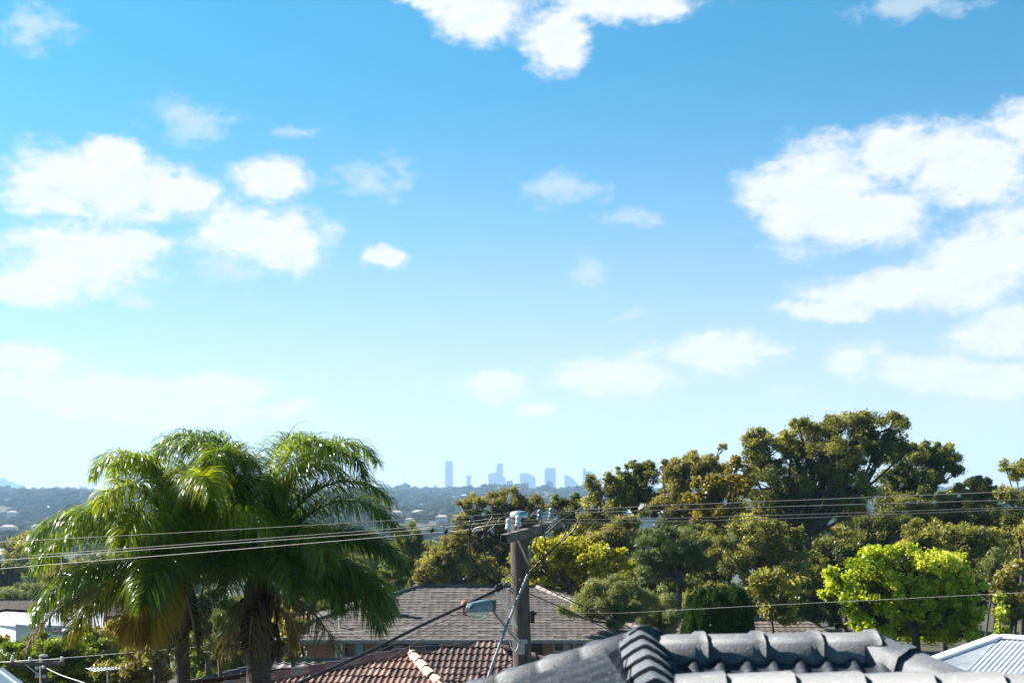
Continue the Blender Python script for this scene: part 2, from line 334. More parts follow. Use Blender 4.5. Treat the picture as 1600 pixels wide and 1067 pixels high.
def facade(name, col, col2, vs, hs):
    m_ = bpy.data.materials.new(name); m_.use_nodes = True; t = m_.node_tree; b = t.nodes['Principled BSDF']
    tcn = t.nodes.new('ShaderNodeTexCoord')
    w = t.nodes.new('ShaderNodeTexWave'); w.wave_type = 'BANDS'; w.bands_direction = 'Z'; w.inputs['Scale'].default_value = vs
    w2 = t.nodes.new('ShaderNodeTexWave'); w2.wave_type = 'BANDS'; w2.bands_direction = 'X'; w2.inputs['Scale'].default_value = hs
    for q in (w, w2): t.links.new(tcn.outputs['Object'], q.inputs['Vector'])
    ad = t.nodes.new('ShaderNodeMath'); ad.operation = 'MULTIPLY'; t.links.new(w.outputs['Fac'], ad.inputs[0]); t.links.new(w2.outputs['Fac'], ad.inputs[1])
    mx = t.nodes.new('ShaderNodeMix'); mx.data_type = 'RGBA'; t.links.new(ad.outputs[0], mx.inputs[0]); mx.inputs[6].default_value = (*col, 1); mx.inputs[7].default_value = (*col2, 1)
    t.links.new(mx.outputs[2], b.inputs['Base Color']); b.inputs['Roughness'].default_value = .35; return m_
FAC = [facade('glass_facade', (.03,.06,.10), (.10,.14,.17), .05, .03), facade('pale_facade', (.10,.13,.16), (.24,.27,.28), .05, .04), facade('grey_facade', (.05,.08,.12), (.14,.17,.19), .05, .02)]

# ------------------------------------------------------------------ terrain
def gz(x, y):
    x = np.asarray(x, float); y = np.asarray(y, float)
    z = np.interp(y, [-200,60,120,250,500,900,1500,2500,3600,4500,5200,9000,12000], [-10,-10,-13,-22,-38,-50,-48,-28,-9,0,-16,-26,-26])
    right = np.clip((x/np.maximum(y, 1)+.07)/.10, 0, 1)*np.clip((420-y)/250, 0, 1)
    z = z*(1-right)+right*np.interp(y, [0,60,130,420], [-10,-10,-10.5,-24])
    f_ = np.clip((y-700)/1500, 0, 1)
    z = z+f_*(11*np.sin(x/260+1.3)*np.cos(y/310)+6.0*np.sin(x/127+y/190)+2*np.sin(x/51+2))*np.interp(y, [0,3500,4500,6000], [1,.8,.6,.5])
    z = z - 7*np.exp(-(((x/np.maximum(y,1)+.283)/.018)**2))*np.clip((y-3000)/1200, 0, 1)
    return z
ys = np.unique(np.concatenate([np.linspace(-120, 120, 25), np.geomspace(120, 9700, 110)]))
us = np.linspace(-1, 1, 141)
GX = np.array([[u*(90+.55*max(y, 0)) for u in us] for y in ys]); GY = np.repeat(ys[:, None], len(us), 1); GZ = gz(GX, GY)
V = np.stack([GX, GY, GZ], -1).reshape(-1, 3); nu = len(us)
Q = np.array([(i*nu+j, i*nu+j+1, (i+1)*nu+j+1, (i+1)*nu+j) for i in range(len(ys)-1) for j in range(nu-1)])
g = mesh_np('ground', V, Q, M['ground'], smooth=True); g['kind'] = 'structure'

# ------------------------------------------------------------------ foliage
def unit(n):
    v = rng.normal(size=(n, 3)); return v/np.linalg.norm(v, axis=1)[:, None]
def leaf_mesh(c, ln, wd, up=0.0, spread=None, axis=None):
    """diamond leaves: centres c, length ln, width wd; up<0 lets the tips hang"""
    n = len(c); a = unit(n)
    if axis is not None: a = a*.55+axis
    a[:, 2] += up; a /= np.linalg.norm(a, axis=1)[:, None]
    b = np.cross(a, unit(n)); b /= np.linalg.norm(b, axis=1)[:, None]+1e-9
    s = rng.uniform(.65, 1.35, n)[:, None]; nn = np.cross(a, b)*ln*s*.10
    V = np.empty((n, 4, 3)); V[:, 0] = c-a*ln*s/2; V[:, 1] = c+b*wd*s/2+nn; V[:, 2] = c+a*ln*s/2; V[:, 3] = c-b*wd*s/2+nn
    return V.reshape(-1, 3), np.arange(4*n).reshape(n, 4)
KIND = {  # material, bark, leaf length (m), width, hang, cover, clump size, scatter
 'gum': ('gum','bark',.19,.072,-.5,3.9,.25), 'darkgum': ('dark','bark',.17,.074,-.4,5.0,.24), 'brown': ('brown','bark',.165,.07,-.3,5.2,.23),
 'yellow': ('yellow','bark',.19,.14,-.2,4.4,.18), 'gold': ('gold','bark',.22,.16,-.2,4.2,.26), 'lime': ('lime','bark',.12,.085,0,4.2,.16),
 'sheoak': ('sheoak','bark',.26,.035,-.2,4.6,.30), 'wisp': ('wisp','bark',.18,.03,.5,5.0,.34), 'cypress': ('cypress','bark',.10,.04,1.2,9.0,.25),
 'bush': ('bush','bark',.11,.06,.1,6.0,.25), 'valley': ('valley','bark',.6,.35,-.1,3.2,.28)}
def crown_pts(lobes, D, k, ls=1.0):
    """lobes given as (px, py, rx, ry[, depth offset m]); returns leaf centres, tints, clump centres"""
    mt, bk, ln, wd, up, cover, cs = KIND[k]; ln, wd = ln*ls, wd*ls
    cs_, ts_, cl_ = [], [], []; lobec = []; base_ = [tuple(l) for l in lobes]; lobes = list(base_)
    if k not in ('valley',):     # smaller lobes bridging neighbours and roughening the outline
        for i, a in enumerate(base_):
            for b in base_[i+1:]:
                dd = math.hypot(a[0]-b[0], a[1]-b[1])
                if dd < 1.15*(a[2]+b[2]) and rng.random() < (.35 if k == 'gum' else .7): lobes.append(((a[0]+b[0])/2+rng.normal(0, 3), (a[1]+b[1])/2+rng.normal(0, 3), .52*min(a[2], b[2]), .55*min(a[3], b[3])))
            for _ in range(2):
                g_ = rng.uniform(-.3, pi+.3); lobes.append((a[0]+cos(g_)*a[2]*.85, a[1]-sin(g_)*a[3]*.8, a[2]*.34, a[3]*.36))
    for lb in lobes:
        px, py, rx, ry = lb[:4]; d = D+(lb[4] if len(lb) > 4 else rng.uniform(-.5, .5)*rx/F*D)
        c = P(px, py, d); a = rx/F*d; h = ry/F*d; lobec.append((c, a, h))
        area = pi*a*h; nl = int(cover*area/(ln*wd*.5))
        rs = cs*min(a, h)*1.15+.12; nc = max(6, int(1.5*(a*a*h)/(rs**3)*.42)); nc = min(nc, 150)
        u = unit(nc); rad = rng.uniform(.25, 1, nc)**.45
        if k in ('gum', 'darkgum', 'brown', 'yellow', 'gold'): u[:, 2] = np.abs(u[:, 2])*np.where(rng.random(nc) < .68, 1, -1)
        cc_ = c+u*rad[:, None]*np.array([a-rs*.55, a-rs*.55, h-rs*.45])
        cr_ = rs*rng.uniform(.6, 1.25, nc); wgt = cr_**2; wgt /= wgt.sum()
        lt = rng.normal(.45, .12); ct = lt+rng.normal(0, .13, nc)+.12*u[:, 2]
        idx = rng.choice(nc, nl, p=wgt)
        q = unit(nl)*(rng.uniform(.03, 1, nl)**.52)[:, None]; q[:, 2] *= .78
        q *= np.where(rng.random(nl) < .2, rng.uniform(1, 1.7, nl), 1)[:, None]
        cs_.append(cc_[idx]+q*cr_[idx][:, None]); ts_.append(np.clip(ct[idx]+rng.normal(0, .17, nl), 0, 1))
        cl_.append(cc_[rng.random(nc) < .5])
    return np.vstack(cs_), np.concatenate(ts_), cl_, lobec, ln, wd, up, mt, bk
def tree(name, lobes, D, k, label, cat='tree', group=None, base=None, fork=None, r0=None, ls=1.0, zb=None):
    pts, tn, cl, lobec, ln, wd, up, mt, bk = crown_pts(lobes, D, k, ls)
    allc = np.array([c for c, _, _ in lobec]); cx = allc[:, 0].mean() if base is None else (base-800)/F*D
    z0 = float(gz(cx, D)) if zb is None else zb
    t = thing(name, (cx, D, z0), label, cat, group)
    V, Q = leaf_mesh(pts, ln, wd, up)
    mesh_np('crown', V, Q, M[mt], t, np.repeat(tn, 4))
    low = min(c[2]-h for c, a, h in lobec); top = max(c[2]+h for c, a, h in lobec)
    fk = np.array([cx, D, low+.15*(top-low)]) if fork is None else P(fork[0], fork[1], D)
    fk[2] = max(fk[2], z0+.4)
    H = top-z0; r0 = r0 or max(.06, H*.022); mb = MB()
    mid = (np.array([cx, D, z0-.2])+fk)/2+np.array([rng.uniform(-.05, .05)*H, 0, 0])
    mb.tube(spline([(cx, D, z0-.3), mid, fk], 5), np.linspace(r0*1.25, r0*.75, 11), 9)
    for (c, a, h), cc_ in zip(lobec, cl):
        e = c-np.array([0, 0, h*.25]); d_ = e-fk; m1_ = fk+d_*.5+rng.normal(0, .07, 3)*np.linalg.norm(d_)-np.array([0, 0, .04*np.linalg.norm(d_)])
        rr = r0*.42; mb.tube(spline([fk-np.array([0,0,.1]), m1_, e], 5), np.linspace(rr, rr*.4, 11), 6)
        for q in cc_[:14]:
            st_ = m1_*.35+e*.65 if rng.random() < .5 else e
            mm = (st_+q)/2+rng.normal(0, .08, 3)*np.linalg.norm(q-st_)
            mb.tube([st_, mm, q], [rr*.35, rr*.22, rr*.08], 4, False)
    mb.build('trunk', M[bk], t, smooth=True)
    return t
BIGG = 'tall gum trees on the rise at the right'
tree('gum_tree', [(1200,705,48,38),(1262,690,50,36),(1315,668,46,30),(1375,668,46,30),(1300,712,55,34),(1385,705,42,32),(1205,755,50,34),(1265,750,50,34),(1330,752,48,32),(1228,800,55,34),(1300,795,50,34),(1180,790,42,30),(1185,690,24,22)], 92, 'gum',
     'tallest gum tree with broad olive crown and sky gaps, highest of the whole treeline', 'gum tree', BIGG, base=1262, fork=(1262,835), r0=.34)
tree('gum_tree', [(1425,720,44,32),(1472,718,34,26),(1440,755,44,26),(1490,738,18,20),(1400,760,36,28),(1405,800,50,36)], 97, 'darkgum',
     'dark green gum tree leaning its crown out right of the tallest gum', 'gum tree', BIGG, base=1395, fork=(1400,815), r0=.28)
tree('gum_tree', [(1590,745,34,30),(1612,790,44,42),(1575,775,20,18),(1596,835,30,44)], 78, 'gum',
     'sparse gum tree with bare thin trunk at the right edge of the view', 'gum tree', BIGG, base=1597, fork=(1594,800), r0=.13)
tree('gum_tree', [(1095,722,30,24),(1115,735,34,22),(1075,748,28,24),(1130,700,8,8)], 108, 'brown',
     'brownish gum tree with small twiggy top behind the golden tree', 'gum tree', BIGG, r0=.2)
tree('gum_tree', [(1055,735,26,26),(1045,765,32,30),(1068,795,34,30),(1035,800,26,26)], 98, 'brown',
     'rounded brown olive gum left of the golden autumn tree', 'gum tree', BIGG, r0=.2)
tree('gum_tree', [(1008,742,32,24),(985,765,34,26),(1010,790,34,26),(975,740,14,14)], 100, 'darkgum',
     'dark gum tree with dipped crown between the two brownish gums', 'gum tree', BIGG, r0=.2)
tree('gum_tree', [(940,765,30,26),(962,760,22,20),(935,795,32,28),(965,800,30,30),(925,830,34,30)], 96, 'gum',
     'olive gum tree directly right of the pole wires, second lowest in the treeline', 'gum tree', BIGG, r0=.2)
tree('gum_tree', [(880,795,26,22),(900,790,22,20),(885,825,30,24),(910,840,30,26)], 104, 'darkgum',
     'low round gum at the left end of the right hand treeline', 'gum tree', BIGG, r0=.18)
tree('autumn_tree', [(1150,738,28,24),(1110,770,30,30),(1150,770,30,26),(1092,785,26,26),(1130,805,34,26),(1100,815,20,20)], 88, 'gold',
     'golden yellow autumn tree tucked against the left of the tallest gum', 'autumn tree', base=1128, r0=.17)
tree('autumn_tree', [(1300,775,30,26),(1330,800,26,20),(1345,770,20,22)], 97, 'gold',
     'small golden leaved tree showing through the tallest gum\'s lower branches', 'autumn tree', base=1320, r0=.15)
tree('bushy_gum', [(1520,765,34,22),(1545,780,24,20),(1500,790,40,24),(1535,810,40,26),(1480,805,34,24)], 90, 'brown',
     'brown olive bushy gum in the dip near the right edge', 'gum tree', base=1518, r0=.18)
tree('bushy_gum', [(1450,835,44,26),(1500,845,44,28),(1420,860,34,26),(1545,850,34,28),(1470,870,50,24)], 76, 'gum',
     'low yellow olive bushy gum rising directly behind the bright lime tree', 'gum tree', base=1480, r0=.18)
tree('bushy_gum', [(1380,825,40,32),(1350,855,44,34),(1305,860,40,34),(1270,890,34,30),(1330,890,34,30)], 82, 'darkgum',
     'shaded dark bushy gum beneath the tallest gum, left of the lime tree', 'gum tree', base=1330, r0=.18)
tree('bushy_gum', [(1170,835,44,30),(1215,845,44,34),(1150,870,40,32),(1225,885,44,34),(1180,900,40,30)], 80, 'gum',
     'olive bushy gum filling the space above the clipped conifer', 'gum tree', base=1190, r0=.18)
tree('bushy_gum', [(1105,850,40,30),(1120,890,36,28)], 84, 'darkgum', 'dark small gum showing above the clipped conifer\'s left half', 'gum tree', r0=.15)
tree('bushy_gum', [(905,870,34,24),(940,850,30,22),(975,835,34,30),(990,875,40,30)], 90, 'brown', 'dull brown gum half hidden behind the yellow green tree', 'gum tree', r0=.16)
tree('gum_tree', [(745,790,30,22),(790,785,34,24),(832,795,30,26),(765,825,40,30),(820,835,40,34),(735,845,34,30),(780,870,44,34),(730,815,22,18)], 112, 'brown',
     'broad brown gum standing behind the power pole crossarm', 'gum tree', 'gums behind the power pole', base=780, r0=.28)
tree('gum_tree', [(700,868,34,24),(680,890,34,24),(735,888,40,28),(665,905,26,18),(770,905,40,20),(716,845,24,20)], 96, 'brown',
     'low sandy brown gum right above the grey roof ridge, left of the pole', 'gum tree', 'gums behind the power pole', base=715, r0=.18)
tree('dark_tree', [(640,838,24,22),(628,862,28,24),(655,868,24,24),(640,890,30,20)], 118, 'darkgum',
     'small dark tree standing alone between the palm and the brown gums', 'tree', base=642, r0=.16)
tree('yellow_tree', [(850,865,34,28),(890,858,38,26),(930,872,36,24),(965,885,26,20),(875,895,44,28),(925,905,40,26),(820,885,26,28),(845,915,34,20),(968,862,12,10)], 74, 'yellow',
     'broad leaved yellow green tree right behind the power pole', 'tree', base=890, r0=.16)
tree('yellow_tree', [(795,912,16,12),(785,922,14,9),(810,905,14,14)], 66, 'yellow',
     'small yellow green sapling peeping out left of the pole above the roof', 'tree', base=795, r0=.06)
tree('she_oak', [(1040,845,36,26),(1015,860,28,24),(1075,850,34,24),(1060,880,36,24),(1095,870,26,24),(1020,890,26,20)], 68, 'sheoak',
     'soft green she oak with dark forked trunk over the conifer\'s left', 'she oak', base=1068, fork=(1062,905), r0=.18)
tree('tea_tree', [(965,925,34,26),(930,935,36,26),(985,955,30,22),(900,950,26,18),(950,965,34,18),(1010,945,26,22)], 56, 'wisp',
     'feathery grey green tea tree over the right slope of the grey roof', 'tea tree', base=965, r0=.1)
tree('tea_tree', [(1035,935,28,20),(1015,965,24,16),(1050,960,26,18),(1045,985,20,10)], 58, 'wisp',
     'straggly brownish tea tree touching the left side of the clipped conifer', 'tea tree', base=1035, r0=.09)
tree('shrub', [(1200,905,28,24),(1215,940,28,26),(1185,930,20,20),(1225,965,26,16),(1240,925,28,26)], 54, 'gum',
     'olive leaved shrub pressed against the right side of the clipped conifer', 'shrub', base=1205, r0=.07)
tree('lime_tree', [(1360,878,42,24),(1415,870,44,22),(1465,880,44,24),(1498,892,34,22),(1325,905,38,24),(1390,905,50,26),(1450,912,50,26),(1508,920,34,24),(1340,935,44,26),(1410,945,56,28),(1480,948,50,28),(1520,950,28,28),(1370,970,50,24),(1450,985,56,24),(1505,985,40,24),(1300,925,20,18)], 46, 'lime',
     'bright lime green dome shaped tree beyond the dark tiled roof', 'tree', base=1430, r0=.17)
tree('shrub', [(1585,900,26,24),(1600,940,30,30),(1575,960,22,22),(1560,925,16,18)], 50, 'brown',
     'olive brown shrub above the corrugated roof at the right edge', 'shrub', base=1588, r0=.08)
tree('shrub', [(1548,890,13,18),(1556,868,10,12),(1552,912,12,16)], 55, 'sheoak',
     'bluish green feathery young conifer right of the lime tree', 'conifer', base=1550, r0=.05)
tree('shrub', [(1562,960,12,16),(1566,985,14,12),(1562,935,8,10)], 44, 'lime', 'lime green shrub squeezed between the lime tree and the corrugated roof', 'shrub', base=1563, r0=.04)
# understory masses individually placed behind the named trees
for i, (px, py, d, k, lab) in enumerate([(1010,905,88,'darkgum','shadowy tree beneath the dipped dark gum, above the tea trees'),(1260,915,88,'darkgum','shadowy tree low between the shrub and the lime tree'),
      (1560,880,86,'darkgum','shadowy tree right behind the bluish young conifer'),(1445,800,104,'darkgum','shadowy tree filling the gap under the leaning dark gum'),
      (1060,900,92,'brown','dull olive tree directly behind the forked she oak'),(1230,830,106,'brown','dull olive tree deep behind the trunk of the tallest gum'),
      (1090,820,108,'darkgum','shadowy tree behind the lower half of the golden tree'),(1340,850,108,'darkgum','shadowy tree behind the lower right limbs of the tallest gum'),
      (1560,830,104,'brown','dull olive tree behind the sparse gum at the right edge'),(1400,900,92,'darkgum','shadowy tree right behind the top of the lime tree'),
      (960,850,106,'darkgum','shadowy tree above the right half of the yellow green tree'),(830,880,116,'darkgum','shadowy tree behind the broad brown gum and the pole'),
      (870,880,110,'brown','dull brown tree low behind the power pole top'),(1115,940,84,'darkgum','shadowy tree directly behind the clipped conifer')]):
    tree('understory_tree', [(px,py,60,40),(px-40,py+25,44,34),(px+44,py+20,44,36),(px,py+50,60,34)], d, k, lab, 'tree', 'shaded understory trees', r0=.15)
# clipped conifer: upright lobes packed side by side
def conifer():
    D = 42; t = thing('clipped_conifer', P(1124, 1010, D), 'dense dark green conifer with a clipped flat top of upright lobes', 'conifer')
    t.location.z = float(gz(0, D)); cs_, ts_ = [], []; ax = []
    for i in range(74):
        px = rng.uniform(1078, 1170); e = abs(px-1124)/48
        topy = 922+rng.uniform(-8, 9)+max(0, e-.55)*42; dd = rng.uniform(-1, 1)*.95*math.sqrt(max(.1, 1-e*e))
        w = rng.uniform(.14, .24); x = (px-800)/F*D; zt = (HY-topy)/F*D; zb = -6.2; n = 3400
        h = rng.uniform(0, 1, n)**.8; zc = zt+(zb-zt)*h; rr = w*np.minimum(1, (h*(zt-zb)/.55+.03))**.55
        a = rng.uniform(0, 2*pi, n); rr = rr*rng.uniform(.75, 1.1, n)
        cs_.append(np.stack([x+rr*np.cos(a)+.05*np.sin(zc*5+i), D+dd+rr*np.sin(a), zc+.04*np.sin(a*3)], -1))
        ts_.append(np.clip(rng.normal(.45, .12)+rng.normal(0, .14, n), 0, 1)); ax.append(np.stack([np.cos(a)*.5, np.sin(a)*.5, np.ones(n)], -1))
    c = np.vstack(cs_); V, Q = leaf_mesh(c, .11, .05, .2, axis=np.vstack(ax)); mesh_np('crown', V, Q, M['cypress'], t, np.repeat(np.concatenate(ts_), 4))
    mb = MB(); x = t.location.x; mb.tube([(x, D, t.location.z-.2), (x, D, -7), (x+.05, D, -5)], [.14, .12, .05], 8); mb.build('trunk', M['bark'], t, True)
conifer()
# left lower garden
tree('garden_tree', [(90,1012,50,26),(40,1025,44,28),(130,1015,40,28),(20,1045,40,24),(75,1050,50,26),(165,1025,34,24),(110,1055,44,24),(185,1050,34,22)], 50, 'bush', 'bright green leafy tree below the white flat building at lower left', 'tree', base=90, r0=.1)
tree('garden_tree', [(225,1030,36,24),(180,1055,40,24),(215,1075,40,24),(250,1050,24,24)], 47, 'brown', 'brownish garden tree behind the television aerial', 'tree', base=205, r0=.08)
tree('garden_tree', [(2,1000,16,8),(-20,1008,26,14)], 60, 'gold', 'yellow leaved shrub at the far left edge under the white building', 'shrub', r0=.06)
tree('flowering_shrub', [(134,985,9,10),(140,1000,16,14),(125,1002,10,10)], 58, 'darkgum', 'dark rounded shrub with reddish top in front of the white building', 'shrub', r0=.05)
tree('garden_tree', [(318,905,46,34),(330,950,44,36),(300,990,40,30),(350,1000,40,30)], 48, 'darkgum', 'dark tree between the two palm trunks', 'tree', base=325, r0=.12)
tree('garden_tree', [(470,915,46,30),(530,925,44,28),(575,930,40,26),(510,950,50,24),(450,955,30,34),(610,910,30,20)], 66, 'darkgum', 'deep green shaded tree behind the left hip of the grey roof', 'tree', base=520, r0=.14)
for px, py, d, kk, lab in [(270,955,60,'darkgum','dark tree behind the slender palm trunk'),(390,960,62,'darkgum','dark tree behind the fibrous palm trunk'),(200,990,66,'brown','brownish tree behind the drooping yellow frond'),(440,985,58,'brown','dull tree between the fibrous palm trunk and the grey roof')]:
    tree('garden_tree', [(px,py,44,30),(px-34,py+18,34,30),(px+34,py+16,36,30),(px,py+45,50,30)], d, kk, lab, 'tree', 'dark trees behind the palms', r0=.12)
tree('garden_tree', [(470,985,14,36),(455,1010,16,34)], 36, 'darkgum', 'narrow ivy covered stump right of the fibrous palm trunk', 'shrub', base=458, r0=.07)
tree('garden_tree', [(345,985,12,32),(340,1010,14,26)], 36, 'sheoak', 'narrow creeper covered stump left of the fibrous palm trunk', 'shrub', base=342, r0=.07)
tree('garden_tree', [(250,1000,14,40),(240,1035,18,26)], 38, 'darkgum', 'dark creeper column directly left of the slender palm trunk', 'shrub', base=245, r0=.1)
tree('garden_tree', [(350,1025,40,16),(310,1012,30,14),(380,1040,40,16),(300,1035,40,20),(340,1050,50,20)], 55, 'bush', 'pale green shrubs patch seen between the two palm trunks', 'shrub', r0=.05)

# ------------------------------------------------------------------ the valley at the left: trees one can tell apart
VT = [(60,868,62,42,230,'big rounded olive tree behind the left wires','gum'),(5,905,34,34,215,'dark round tree at the left edge below the wires','darkgum'),
      (95,905,44,30,190,'pale olive tree just above the brown roof, left','brown'),(35,925,46,18,170,'light green bushy tree directly above the brown roof','wisp'),
      (-30,935,40,18,165,'light olive bushy tree cut by the left edge','wisp'),(130,915,40,26,175,'olive tree behind the palm\'s leftmost frond','gum')]
for px, py, rx, ry, D, lab, k in VT:
    lob = [(px+random.uniform(-.45, .45)*rx, py+random.uniform(-.4, .5)*ry, rx*.55, ry*.55) for _ in range(7)]+[(px, py+ry*.3, rx*.8, ry*.6)]
    tree('valley_tree', lob, D, k, lab, 'tree', 'nearer valley trees at the left', ls=1.7+D/300, r0=.3)
# prototypes copied over the valley floor
def proto(k, mt, bk):
    a, h = 6.5, 5.0; n = 2600; V_, T_ = [], []
    lobes = [(rng.uniform(-.5, .5)*a, rng.uniform(-.5, .5)*a, rng.uniform(.35, .8)*h*1.6+3, rng.uniform(.4, .6)*a) for _ in range(9)]
    for lx, ly, lz, lr in lobes:
        u = unit(n//4); u[:, 2] = np.where(u[:, 2] < -.3, -u[:, 2], u[:, 2]); r_ = rng.uniform(.5, 1, n//4)**.4
        nz = 1+.25*np.sin(u[:, 0]*7+lx)*np.sin(u[:, 1]*6+ly)
        V_.append(np.array([lx, ly, lz])+u*(r_*nz)[:, None]*np.array([lr, lr, lr*.75])); T_.append(np.clip(rng.normal(.45, .12)+rng.normal(0, .12, n//4), 0, 1))
    c = np.vstack(V_); V, Q = leaf_mesh(c, .95, .6); t = thing('valley_tree', (0, 0, 0), 'x', 'tree')
    cr = mesh_np('crown', V, Q, M[mt], t, np.repeat(np.concatenate(T_), 4))
    mb = MB(); mb.tube([(0, 0, -2), (.2, 0, 3), (0, 0, 6)], [.45, .35, .2], 7)
    for lx, ly, lz, lr in lobes: mb.tube([(0, 0, 3), (lx*.5, ly*.5, lz*.6+1), (lx, ly, lz)], [.25, .18, .06], 5)
    tr = mb.build('trunk', M[bk], t, True); return t, cr, tr
PR = [proto(0, 'valley', 'bark'), proto(1, 'brown', 'bark'), proto(2, 'gum', 'barkp'), proto(3, 'sheoak', 'bark'), proto(4, 'darkgum' if 0 else 'dark', 'bark')]
used = set()
vlab = {'L': 'hazy rounded tree on the valley floor left of the palms', 'M': 'hazy rounded tree on the valley floor between the palms and the pole', 'R': 'hazy tree glimpsed through the right hand treeline'}
cnt = 0
for i in range(150):
    D = 260*(1250/260)**rng.random()
    px = rng.uniform(-120, 330) if i % 2 else rng.uniform(470, 760)
    if i % 13 == 0: px = rng.uniform(950, 1700)
    x = (px-800)/F*D; s = rng.uniform(.75, 1.35)*(1+.25*(D > 600)); z = float(gz(x, D))
    toppy = HY-(z+13*s)/D*F
    if px < 330 and toppy < 905-(D-260)*.25 and D < 420: s *= .7
    t0, c0, r0_ = PR[int(rng.integers(5))]; key = 'L' if px < 400 else ('M' if px < 900 else 'R')
    first = t0.name not in used
    if first: used.add(t0.name); t = t0; parts = ()
    else:
        t = t0.copy(); C.objects.link(t)
        for p_ in (c0, r0_):
            q = p_.copy(); C.objects.link(q); q.parent = t
    t.location = (x, D, z-.5); t.scale = (s, s, s*rng.uniform(.85, 1.15)); t.rotation_euler = (0, 0, rng.uniform(0, 6.28))
    kn = ['grey green', 'rusty brown', 'olive', 'soft green', 'dark green'][[q_[0].data is None and q_[1].data == c0.data for q_ in PR].index(True)]
    zones = [(-900,-20,'just past the left edge'),(-20,40,'at the left edge above the wires'),(40,100,'above the leftmost palm frond'),(100,200,'behind the left palm crown'),(200,400,'behind the middle of the palms'),
             (400,540,'behind the right palm crown'),(540,600,'beside the right palm frond tips'),(600,650,'right below the ridge building'),(650,700,'in line below the tallest skyscraper'),(700,800,'left of the brown gum behind the pole'),
             (800,1150,'behind the left part of the right treeline'),(1150,1450,'behind the tallest gum'),(1450,3000,'behind the right end of the treeline')]
    zn = [z_[2] for z_ in zones if z_[0] <= px < z_[1]][0]
    t['label'] = f"{'large ' if s > 1.2 else ('small ' if s < .92 else '')}{kn} valley tree {'far out' if D > 800 else ('midway out' if D > 450 else 'near')} {zn}"; t['group'] = {'L': 'valley trees left of the palms', 'M': 'valley trees between palms and pole', 'R': 'valley trees beyond the right hand treeline'}[key]
# far woodland: one mass
def ico():
    import bmesh
    bm = bmesh.new(); bmesh.ops.create_icosphere(bm, subdivisions=2, radius=1); V = np.array([v.co[:] for v in bm.verts]); T = np.array([[v.index for v in f.verts] for f in bm.faces]); bm.free(); return V, T
def woodland():
    IV, IT = ico(); Vs, Ts, Q_ = [], [], []; nb = 0
    def put(n, y0, y1, sc, k):
        nonlocal nb
        D = np.sqrt(rng.uniform(y0**2, y1**2, n)); x = rng.uniform(-.48, .48, n)*D
        keep = np.sin(x/70+D/130)+np.sin(x/45-D/90)+rng.normal(0, .8, n) > -1.3
        x, D = x[keep], D[keep]; n = len(x); z = gz(x, D); hh = sc*np.clip(rng.lognormal(-.1, .35, n), .4, 1.45)
        tt = .40+.16*np.sin(x/120+D/210)+rng.normal(0, .17, n)
        for q in range(k):
            w = hh*rng.uniform(.38, .62, n); ox = rng.normal(0, .42, n)*hh; oy = rng.normal(0, .42, n)*hh; oz = hh*rng.uniform(.35, .72, n)
            nz = 1+rng.normal(0, .13, (n, len(IV)))+.2*np.sin(IV[None, :, 0]*4+rng.uniform(0, 6, (n, 1)))*np.cos(IV[None, :, 2]*5+rng.uniform(0, 6, (n, 1)))
            V = IV[None]*nz[..., None]*np.stack([w, w, w*.72], -1)[:, None]+np.stack([x+ox, D+oy, z+oz], -1)[:, None]
            Vs.append(V.reshape(-1, 3)); Ts.append(np.clip(np.repeat(tt+rng.normal(0, .06, n), len(IV))+rng.normal(0, .1, n*len(IV)), 0, 1))
            Q_.append((IT[None]+(nb+np.arange(n)*len(IV))[:, None, None]).reshape(-1, 3)); nb += n*len(IV)
    put(1900, 1150, 2000, 10, 5); put(2900, 2000, 3200, 12, 4); put(4200, 3200, 4650, 13, 3)
    o = mesh_np('far_woodland', np.vstack(Vs), np.vstack(Q_), M['woods'], None, np.concatenate(Ts))
    tag(o, 'blue hazed woodland covering the far hillsides up to the skyline ridge', 'woodland', kind='stuff')
woodland()
# ridge top trees standing proud
def ridge_tree(px, py, w, h, D, lab):
    t = thing('ridge_tree', (0, 0, 0), lab, 'tree', 'trees standing proud on the far ridge'); c = P(px, py+4.5, D); a = w/F*D; hh = (h+1)/F*D; n = 900
    z = float(gz(c[0], D)); t.location = (c[0], D, z); u = unit(n); r_ = rng.uniform(.3, 1, n)**.4*(1+.25*np.sin(u[:, 0]*6+px))
    V, Q = leaf_mesh(c+u*r_[:, None]*np.array([a, a, hh]), 2.4, 1.8); mesh_np('crown', V, Q, M['valley'], t, np.repeat(np.clip(rng.normal(.4, .1, n), 0, 1), 4))
    mb = MB(); mb.tube([(c[0], D, z-1), (c[0]+.5, D, (z+c[2])/2), c], [1., .8, .4], 6); mb.build('trunk', M['bark'], t, True)
for a in [(130,762,7,6,4300,'taller dark tree on the far ridge left of the palms'),(797,752,6,5,4300,'spreading tree on the far ridge right of the crane tower'),(858,753,6,5,4350,'rounded ridge tree below the broad flat topped skyscraper'),
          (822,754,5,4,4350,'small ridge tree below the slope topped block'),(936,751,6,8,4200,'open crowned ridge tree right of the stepped tower'),(600,758,12,6,4300,'broad ridge tree next to the right palm frond'),(680,760,9,5,4350,'low ridge tree left of the tallest skyscraper'),
          (30,764,12,5,4300,'low ridge tree below the pale blocks at the left edge'),(90,762,14,6,4300,'long hump shaped ridge tree cluster near the left edge')]: ridge_tree(*a)

